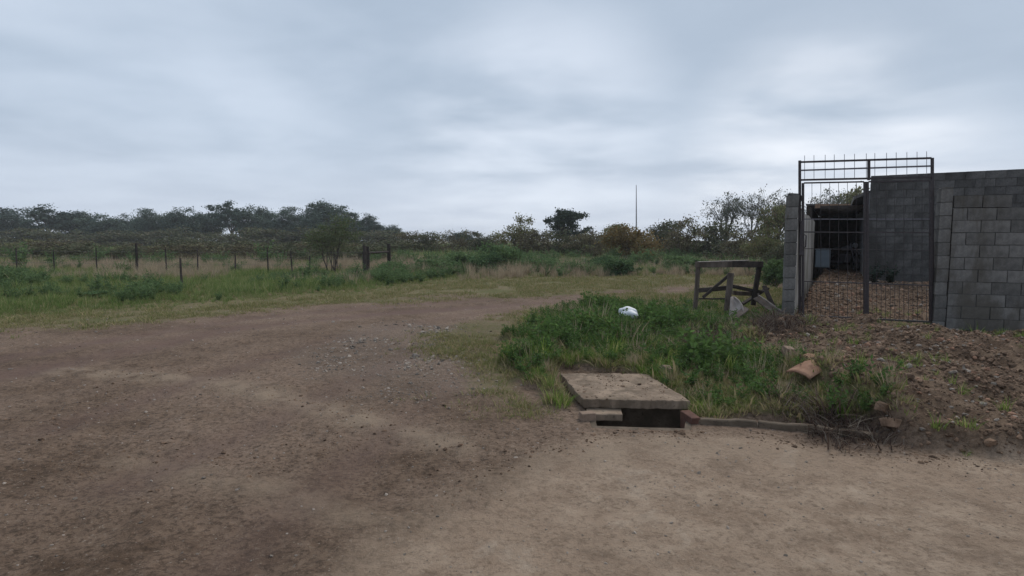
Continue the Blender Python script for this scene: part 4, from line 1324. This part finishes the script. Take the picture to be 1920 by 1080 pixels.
leaf(1505, 1621, 'tall iron bar gate leaf with a lock box, left one beside the pillar', True)
leaf(1625.5, 1744, 'right iron bar gate leaf standing in front of the dark block house')
# concrete threshold
a, b = gate_pt(1488, 604), gate_pt(1560, 605)
th = MB().beam(a + Vector((0, -.03, -.02)), b + Vector((0, -.03, -.02)), .18, .07, jit=.01, segs=5).build('threshold', M['concrete']); bevel(th, .01, 1)
tag(th, 'worn concrete threshold strip under the left gate leaf', 'threshold')

# perimeter wall right of the second pillar, of blocks
pa, pb_ = gate_pt(1776, 500), gate_pt(1990, 500)
pw = empty('perimeter_wall', (pa.x, pa.y, 0.08), math.atan2(GD.y, GD.x))
tag(pw, 'bare grey block wall running right from the second gate pillar', 'wall')
ln = (pb_ - pa).length; hh = .205; rows = 11; bl = .405
bme = block_mesh(bl - .012, .19, hh - .012); bme.materials.append(M['block'])
hme = block_mesh(bl / 2 - .012, .19, hh - .012); hme.materials.append(M['block'])
ncol = int(ln / bl)
for r_ in range(rows):
    x_ = 0.0
    row = ([bl / 2] if r_ % 2 else []) + [bl] * (ncol - (1 if r_ % 2 else 0)) + ([bl / 2] if r_ % 2 else [])
    for l_ in row:
        if r_ == rows - 1 and (x_ > 1.9 or 0.7 < x_ < 1.3):
            x_ += l_; continue
        link('concrete_block', bme if l_ == bl else hme, None, pw, (x_ + l_ / 2, random.uniform(-.007, .007), (r_ + .5) * hh + random.uniform(-.003, .003))); x_ += l_
MB().box(ncol * bl / 2, 0, (rows - 1) * hh / 2, ncol * bl - .02, .172, (rows - 1) * hh - .02).build('mortar', M['mortar'], pw)

# yard wall, pale plaster, receding
LV = Vector((L_AX[0], L_AX[1], 0)); FV = Vector((F_AX[0], F_AX[1], 0))
w0 = Vector((5.13, 10.72, 0)); w1 = Vector((9.22, 17.8, 0))
d_ = (w1 - w0).normalized(); nn = Vector((-d_.y, d_.x, 0))
yw = empty('yard_wall', w0, math.atan2(d_.y, d_.x))
tag(yw, 'pale plastered yard wall running back from the block pillar', 'wall')
ln = (w1 - w0).length
mb = MB(); ns = 14
vs, fs = [], []
for k in range(ns + 1):
    x_ = ln * k / ns; zt = 2.26 + 0.02 * math.sin(k * 1.7) - .1 * k / ns
    for (yy, zz) in ((-.07, -.1), (-.07, zt), (.07, zt), (.07, -.1)):
        vs.append((x_, yy, zz))
for k in range(ns):
    for i in range(4):
        a = 4 * k + i; b = 4 * k + (i + 1) % 4
        fs.append((a, a + 4, b + 4, b))
fs += [(0, 1, 2, 3), tuple(4 * ns + i for i in (3, 2, 1, 0))]
mb.add(vs, fs).build('plaster_face', M['plaster'], yw)
# a strip of coping
MB().box(ln / 2, 0, 2.27, .001 + ln * .3, .17, .03, jit=.01).build('coping', M['concrete'], yw, loc=(-ln * .34, 0, -.02))

# ------------------------------------------------------------------ the house
C0 = Vector((9.53, 15.5, 0)); Z0, ZT = 0.3, 3.30
ho = empty('house', (C0.x, C0.y, Z0), math.atan2(FV.y, FV.x))       # local x along the facade, local y to the back
tag(ho, 'unplastered grey block house with a low eave beside the covered passage', 'house')
bl, hh = .40, .2
rows = int((ZT - Z0) / hh)
fl = 5.2; ncol = int(fl / bl)
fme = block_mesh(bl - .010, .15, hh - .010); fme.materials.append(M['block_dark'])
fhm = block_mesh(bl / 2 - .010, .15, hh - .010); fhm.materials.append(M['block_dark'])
for r_ in range(rows):
    x_ = 0.0
    row = ([bl / 2] if r_ % 2 else []) + [bl] * (ncol - (1 if r_ % 2 else 0)) + ([bl / 2] if r_ % 2 else [])
    for l_ in row:
        link('concrete_block', fme if l_ == bl else fhm, None, ho, (x_ + l_ / 2, .075 + random.uniform(-.003, .003), (r_ + .5) * hh)); x_ += l_
hz = rows * hh
MB().box(fl / 2, .08, hz / 2, fl - .02, .13, hz - .02).build('mortar', M['mortar'], ho)
MB().box(-.001 + .08, 6.3 + .16, 1.28, .16, 12.6, 2.56).build('side_wall', M['plaster_grey'], ho)
MB().box(fl / 2, 3.8, hz - .25, fl - .3, 7.2, .12).build('roof', M['roof'], ho)
ev = MB()
ev.add([(-.34, .2, 2.42), (.10, .2, 2.60), (.10, .2, 2.67), (-.34, .2, 2.49), (-.34, 7.4, 2.42), (.10, 7.4, 2.60), (.10, 7.4, 2.67), (-.34, 7.4, 2.49)],
       [(0, 1, 2, 3), (7, 6, 5, 4), (0, 4, 5, 1), (1, 5, 6, 2), (2, 6, 7, 3), (3, 7, 4, 0)])
ev.build('eave', M['roof'], ho)
MB().box(-.35, 3.8, 2.45, .03, 7.2, .11).build('fascia', M['block'], ho)
# a pale downpipe on the side wall
MB().tube([(-.04, .8, 0.9), (-.04, .8, 1.7)], .03, 8).build('pipe', M['plaster_grey'], ho)

# covered passage: roof, with side and rear walls coloured dark for its shade
ps = empty('passage_roof', (w1.x, w1.y, 0))
tag(ps, 'dark sheet roof with a brown fascia board covering the passage', 'roof')
zr = PD(1560, 388, 18.4).z
A_c, B_c = w1, C0 + LV * 7.0
C_c, D_c = B_c + LV * 5, w1 + LV * 9.5  # passage lengthened to keep its inside dark
loc_ = lambda v, z: Vector((v.x - w1.x, v.y - w1.y, z))


def slab4(q_, z0_, z1_):
    up_ = (0, .20, .20, 0)
    return MB().add([loc_(v, z0_ + u_) for v, u_ in zip(q_, up_)] + [loc_(v, z1_ + u_) for v, u_ in zip(q_, up_)], [(3, 2, 1, 0), (4, 5, 6, 7), (0, 1, 5, 4), (1, 2, 6, 5), (2, 3, 7, 6), (3, 0, 4, 7)])


slab4([A_c - FV * .2, B_c - FV * .05, C_c, D_c - FV * .2], zr + .02, zr + .07).build('roof_sheet', M['roof'], ps)
e_ = (B_c - A_c).normalized(); off = Vector((e_.y, -e_.x, 0)) * .04
MB().beam(loc_(A_c, zr) + off + e_ * .1, loc_(B_c, zr + .20) + off - e_ * .5, .03, .13).build('fascia', M['wood_brown'], ps)
for k in range(4):
    p_ = A_c + LV * (.5 + 1.5 * k)
    MB().beam(loc_(p_, zr - .03), loc_(p_ + FV * 1.35, zr - .03), .06, .09).build('rafter', M['wood_dark'], ps)
MB().beam(loc_(A_c - FV * .12, 1.32), loc_(D_c - FV * .12, 1.32), .12, 2.58).build('side_wall', M['wood_dark'], ps)  # dark wall colour stands in for the shade inside the passage
MB().beam(loc_(D_c - FV * .05, 1.42), loc_(C_c + FV * .1, 1.42), .12, 3.0).build('rear_wall', M['wood_dark'], ps)  # interior shade put into this wall's colour too

# pale box on a dark stand
q0 = PD(1543, 480, 20.0)
gz0 = h1(q0.x, q0.y)
stn = empty('stand', (q0.x, q0.y, gz0), math.atan2(FV.y, FV.x))
tag(stn, 'dark low wooden stand in the covered passage under the pale box', 'stand')
zt_ = PD(1543, 501, 20.0).z - gz0
MB().box(0, 0, zt_ - .02, .5, .42, .04).build('top', M['wood_dark'], stn)
for sx in (-1, 1):
    for sy in (-1, 1):
        MB().box(sx * .2, sy * .17, (zt_ - .04) / 2, .05, .05, zt_ - .04).build('leg', M['wood_dark'], stn)
bx = empty('plastic_box', (q0.x, q0.y, gz0 + zt_), math.atan2(FV.y, FV.x))
tag(bx, 'pale blue plastic box on the dark stand in the covered passage', 'box')
bx.scale = (1.15, 1.15, 1.15)
o = MB().box(0, 0, .26, .40, .34, .52).build('bin', M['blue_box'], bx); bevel(o, .03, 2)
o = MB().box(0, 0, .545, .43, .37, .04).build('lid', M['blue_box'], bx); bevel(o, .01, 2)

# motorcycle facing us in the passage
q0 = PD(1583, 513, 20.4); gz0 = h1(q0.x, q0.y)
mc = empty('motorcycle', (q0.x, q0.y, gz0), R(-85))
tag(mc, 'dark motorcycle parked in the covered passage beside the pale box', 'motorcycle')
for xx, nm in ((.62, 'wheel'), (-.62, 'wheel')):
    wl = MB().torus((xx, 0, .31), (0, 1, 0), .26, .05, 24, 8).build('wheel', M['rubber'], mc, True)
    hb = MB().tube([(xx, -.06, .31), (xx, .06, .31)], .04, 8)
    for k in range(8):
        t = k * math.pi / 4; hb.tube([(xx, 0, .31), (xx + math.cos(t) * .24, 0, .31 + math.sin(t) * .24)], .004, 4)
    hb.build('rim', M['iron_bright'], wl)
o = MB().add([(-.1, -.1, .72), (.3, -.09, .74), (.3, .09, .74), (-.1, .1, .72), (-.08, -.12, .84), (.26, -.11, .92), (.26, .11, .92), (-.08, .12, .84)],
             [(3, 2, 1, 0), (4, 5, 6, 7), (0, 1, 5, 4), (1, 2, 6, 5), (2, 3, 7, 6), (3, 0, 4, 7)]).build('fuel_tank', M['iron_bright'], mc); bevel(o, .04, 3)
o = MB().box(-.38, 0, .78, .56, .2, .09).build('seat', M['rubber'], mc); bevel(o, .03, 2)
o = MB().box(.02, 0, .45, .34, .24, .3).build('engine', M['iron_bright'], mc); bevel(o, .04, 2)
for s in (-1, 1):
    MB().tube([(.62, s * .08, .31), (.40, s * .08, .86), (.36, s * .08, .98)], .02, 6).build('fork', M['iron_bright'], mc)
MB().tube([(.30, -.34, 1.06), (.36, -.18, 1.04), (.37, 0, 1.0), (.36, .18, 1.04), (.30, .34, 1.06)], .012, 6).build('handlebar', M['iron'], mc)
o = MB().tube([(.42, 0, .90), (.50, 0, .90), (.53, 0, .90)], [.06, .09, .085], 12).build('headlight', M['plaster_grey'], mc)
MB().tube([(.45, 0, .70), (.62, 0, .68), (.80, 0, .60)], [.05, .07, .04], 6).build('front_mudguard', M['iron'], mc)
MB().tube([(.35, 0, .82), (.1, 0, .68), (-.62, 0, .31)], .022, 6).build('frame', M['iron'], mc)
MB().tube([(.1, -.14, .32), (-.4, -.16, .30), (-.8, -.16, .36)], .035, 7).build('exhaust', M['iron_bright'], mc)

# dark leafy plants against the foot of the block house
for (px, sc_p, lb) in ((1638, 1.0, 'dark leafy plant at the foot of the block house, left one'), (1668, .8, 'lower dark leafy plant at the foot of the block house, right one')):
    q0 = PD(px, 520, 14.5); gz0 = h1(q0.x, q0.y)
    e = empty('leafy_plant', (q0.x, q0.y, gz0)); tag(e, lb, 'plant')
    v_, f_ = leafy(int(px), 12, .55 * sc_p, .26, .10, 18)
    me = fast_mesh('leaves', np.array(v_), f_, 3); me.materials.append(M['leaf_dark']); link('leaves', me, None, e)
    mb = MB()
    for k in range(5):
        a_ = k * 1.26; mb.tube([(0, 0, -.03), (math.cos(a_) * .1, math.sin(a_) * .1, .2), (math.cos(a_) * .17, math.sin(a_) * .17, .42 * sc_p)], [.01, .008, .004], 4)
    mb.build('stems', M['twig'], e)

# ------------------------------------------------------------------ drain: pit, slab, bricks, kerb
pc = [Vector((a[0], a[1], 0)) for a in PIT]
pit = empty('drain_pit', (pc[0] + pc[2]) / 2)
po = pit.location
tag(pit, 'dark open drain pit with concrete sides under the slab', 'drain')
fl_, fr_, br_, bl_ = pc
for (a, b, nm) in ((bl_, fl_, 'pit_wall'), (fr_, br_, 'pit_wall'), (br_, bl_, 'pit_wall'), (fl_, fr_, 'pit_wall')):
    a2, b2 = a - po, b - po
    z_ = -.30
    MB().beam(a2 + Vector((0, 0, z_)), b2 + Vector((0, 0, z_)), .09, .58, jit=.004, segs=5).build(nm, M['kerb'], pit)
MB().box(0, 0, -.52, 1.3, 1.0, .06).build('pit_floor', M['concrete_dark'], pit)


def slab_obj(corners, zt, th, nx, ny, name, mat, jit, label, cat):
    """thick slab over four ground corners (front-left, front-right, back-right, back-left) with worn edges"""
    c = [Vector(q_) for q_ in corners]
    vs, fs = [], []
    for L in range(2):
        for j in range(ny + 1):
            for i in range(nx + 1):
                u, v = i / nx, j / ny
                p_ = c[0].lerp(c[1], u).lerp(c[3].lerp(c[2], u), v)
                edge_ = i in (0, nx) or j in (0, ny)
                jj_ = jit * 0.35
                wob = jit * 2.4 if edge_ else 0
                ox_ = (vnoise(np.array([p_.x]), np.array([p_.y]), .16, 950)[0] - .5) * wob
                oy_ = (vnoise(np.array([p_.x]), np.array([p_.y]), .13, 960)[0] - .5) * wob
                vs.append((p_.x + ox_ + random.uniform(-jj_, jj_), p_.y + oy_ + random.uniform(-jj_, jj_),
                           (zt if L else zt - th) + p_.z + random.uniform(-1, 1) * jit * .35))
    n = (nx + 1) * (ny + 1)
    for L in range(2):
        for j in range(ny):
            for i in range(nx):
                a = L * n + j * (nx + 1) + i
                q_ = (a, a + 1, a + nx + 2, a + nx + 1)
                fs.append(q_ if L else tuple(reversed(q_)))
    for i in range(nx):
        fs.append((i, i + 1, n + i + 1, n + i)); b = ny * (nx + 1) + i
        fs.append((b + 1, b, n + b, n + b + 1))
    for j in range(ny):
        a = j * (nx + 1); fs.append((a + nx + 1, a, n + a, n + a + nx + 1))
        b = a + nx; fs.append((b, b + nx + 1, n + b + nx + 1, n + b))
    o = MB().add(vs, fs).build(name, M[mat]); bevel(o, .008, 2)
    tag(o, label, cat)
    return o


ZS = 0.10
sl = [P(1163, 753, ZS), P(1296, 752, ZS), P(1211, 700, ZS), P(1138, 700, ZS)]
sl2 = [P(1094, 747, ZS), P(1162.5, 753, ZS), P(1137.5, 700, ZS), P(1050, 700, ZS)]
full = [P(1094, 748, ZS), P(1296, 752, ZS), P(1211, 700, ZS), P(1050, 700, ZS)]
for q_ in full: q_.z = 0
slab_obj(full, ZS, .085, 30, 24, 'concrete_slab', 'concrete', .013,
         'large worn concrete slab covering the drain at the road edge', 'slab')
low = [P(1099, 772, .03), P(1168, 773, .03), P(1164, 756, .03), P(1098, 752, .03)]
for q_ in low: q_.z = 0
slab_obj(low, -.005 + .015, .065, 8, 5, 'slab_fragment', 'concrete', .008,
         'broken lower piece of concrete tucked under the left front of the large slab', 'slab')
# loose grit and stones lying on the slab
gx_ = []
while len(gx_) < 260:
    u_, v_ = random.random(), random.random()
    if (vnoise(np.array([u_]), np.array([v_]), .22, 970)[0]) < .45 * random.uniform(.7, 1.3): continue
    p_ = full[0].lerp(full[1], u_).lerp(full[3].lerp(full[2], u_), v_)
    gx_.append((p_.x, p_.y, ZS))
n_ = len(gx_); s__ = np.exp(rng.normal(0, .5, n_)) * .006
tag(scatter('slab_grit', gx_, rng.uniform(0, 6, (n_, 3)) * [0.1, .1, 1], np.column_stack([s__, s__, s__ * .6]), C_clod, 5),
    'loose earth crumbs lying on the concrete drain slab', 'earth', kind='stuff')
# bricks at both sides of the opening


def brick(name, c, size, rot, mat, label, cat='brick', jit=.006):
    m_ = MB().box(0, 0, 0, *size, jit=jit)
    o = m_.build(name, M[mat]); o.location = c; o.rotation_euler = rot; bevel(o, .008, 2)
    return tag(o, label, cat)


c = P(1102, 786, .0); brick('brick', (c.x, c.y + .02, .015), (.13, .10, .09), (0.05, 0, .2), 'clay_dull', 'dusty brick at the left end of the drain opening')
c = P(1300, 790, 0); brick('brick', (c.x - .01, c.y + .06, -.03), (.09, .26, .16), (0, 0, .1), 'clay_dark', 'dark red brick at the right end of the drain opening')
c = P(1251, 697, .12); brick('brick', (c.x, c.y, .14), (.14, .10, .08), (.3, .2, .5), 'clay_dull', 'small broken brick in the grass behind the slab corner')
c = P(1477, 672, .25); brick('brick', (c.x, c.y, h1(c.x, c.y) + .05), (.12, .10, .10), (.3, .1, .3), 'clay_dull', 'pinkish broken brick on the edge of the rubble above the clay tile')
c = P(1310, 678, .1); brick('stone', (c.x, c.y, h1(c.x, c.y) + .06), (.05, .05, .12), (.2, .3, .2), 'stone', 'pale upright stone chip between grass and dead stalks', 'stone', .012)
c = P(1655, 765, .2); brick('stone', (c.x, c.y, h1(c.x, c.y) + .03), (.12, .10, .08), (.2, .1, .6), 'clod', 'rounded grey stone at the right foot of the rubble', 'stone', .02)
c = P(1673, 775, .2); brick('stone', (c.x, c.y, h1(c.x, c.y) + .03), (.10, .11, .08), (.1, .3, 1.6), 'clod', 'brown lump of rubble right of the rounded grey stone', 'stone', .02)

# curved clay roof tile on the rubble
def tile(c, rz, tilt, ln_, r_, label):
    vs, fs = [], []
    n = 10; k = 6
    for i in range(k + 1):
        for j in range(n + 1):
            t = math.pi * (.27 + .46 * j / n)
            vs.append((math.cos(t) * r_ * 1.3 + (.02 if i == k else 0), (i / k - .5) * ln_ + (.05 * (j / n) if i == k else 0) + (random.uniform(-.006, .006) if i in (0, k) else 0), math.sin(t) * r_ * .9 - .5 * r_))
    for i in range(k):
        for j in range(n):
            a = i * (n + 1) + j; fs.append((a, a + n + 1, a + n + 2, a + 1))
    o = MB().add(vs, fs).build('roof_tile', M['clay'], smooth=True)
    o.location = c; o.rotation_euler = (tilt, .1, rz)
    s = o.modifiers.new('solid', 'SOLIDIFY'); s.thickness = .014
    return tag(o, label, 'tile')


c = P(1512, 702, .22); hz_ = h1(c.x, c.y)
tile((c.x, c.y, hz_ + .11), -.95, .20, .34, .15, 'curved orange-brown clay roof tile lying on the rubble')

# bags
def bag(px, py, z, s, sq, label):
    import bmesh
    bm = bmesh.new(); bmesh.ops.create_icosphere(bm, subdivisions=4, radius=1)
    r = np.random.default_rng(int(px))
    ax_ = r.normal(0, 1, (14, 3)); ax_ /= np.linalg.norm(ax_, axis=1)[:, None]; ph = r.uniform(0, 6, 14)
    for v in bm.verts:
        p_ = np.array(v.co)
        k = sum(abs(math.sin(3.2 * float(p_ @ a) + q_)) for a, q_ in zip(ax_, ph)) / 14
        v.co = p_ * (0.55 + 0.75 * k); v.co.z = max(v.co.z, -.35)
    me = bpy.data.meshes.new('bag'); bm.to_mesh(me); bm.free()
    c = P(px, py, z)
    o = link('plastic_bag', me, M['bag']); o.location = (c.x, c.y, z); o.scale = (s, s * .8, s * sq)
    o.rotation_euler = (.1, .2, r.uniform(0, 6))
    return tag(o, label, 'bag')


c = P(1178, 588, .1)
bag(1179, 588, h1(c.x, c.y) + .28, .17, .62, 'crumpled white plastic bag lying on top of the grassy bank')
bag(1688, 803, .05, .075, .7, 'small white plastic scrap at the right foot of the rubble by the kerb')

# sunken concrete kerb along the road edge
ka, kb, kc, kd = P(1306, 782, .05), P(1420, 787, .05), P(1530, 797, .05), P(1648, 812, .04)
kerb = empty('kerb', (kb.x, kb.y, 0)); ko = kerb.location
tag(kerb, 'low sunken concrete kerb along the foot of the grassy bank', 'kerb')
for (a, b) in ((ka, kb), (kb, kc), (kc, kd)):
    d2 = (b - a).normalized() * .006
    o = MB().beam(a + d2 - ko - Vector((0, 0, .065)), b - d2 - ko - Vector((0, 0, .065)), .06, .12, jit=.006, segs=6).build('kerb_stone', M['kerb'], kerb)
    bevel(o, .008, 1)

print('objects', len(bpy.data.objects))
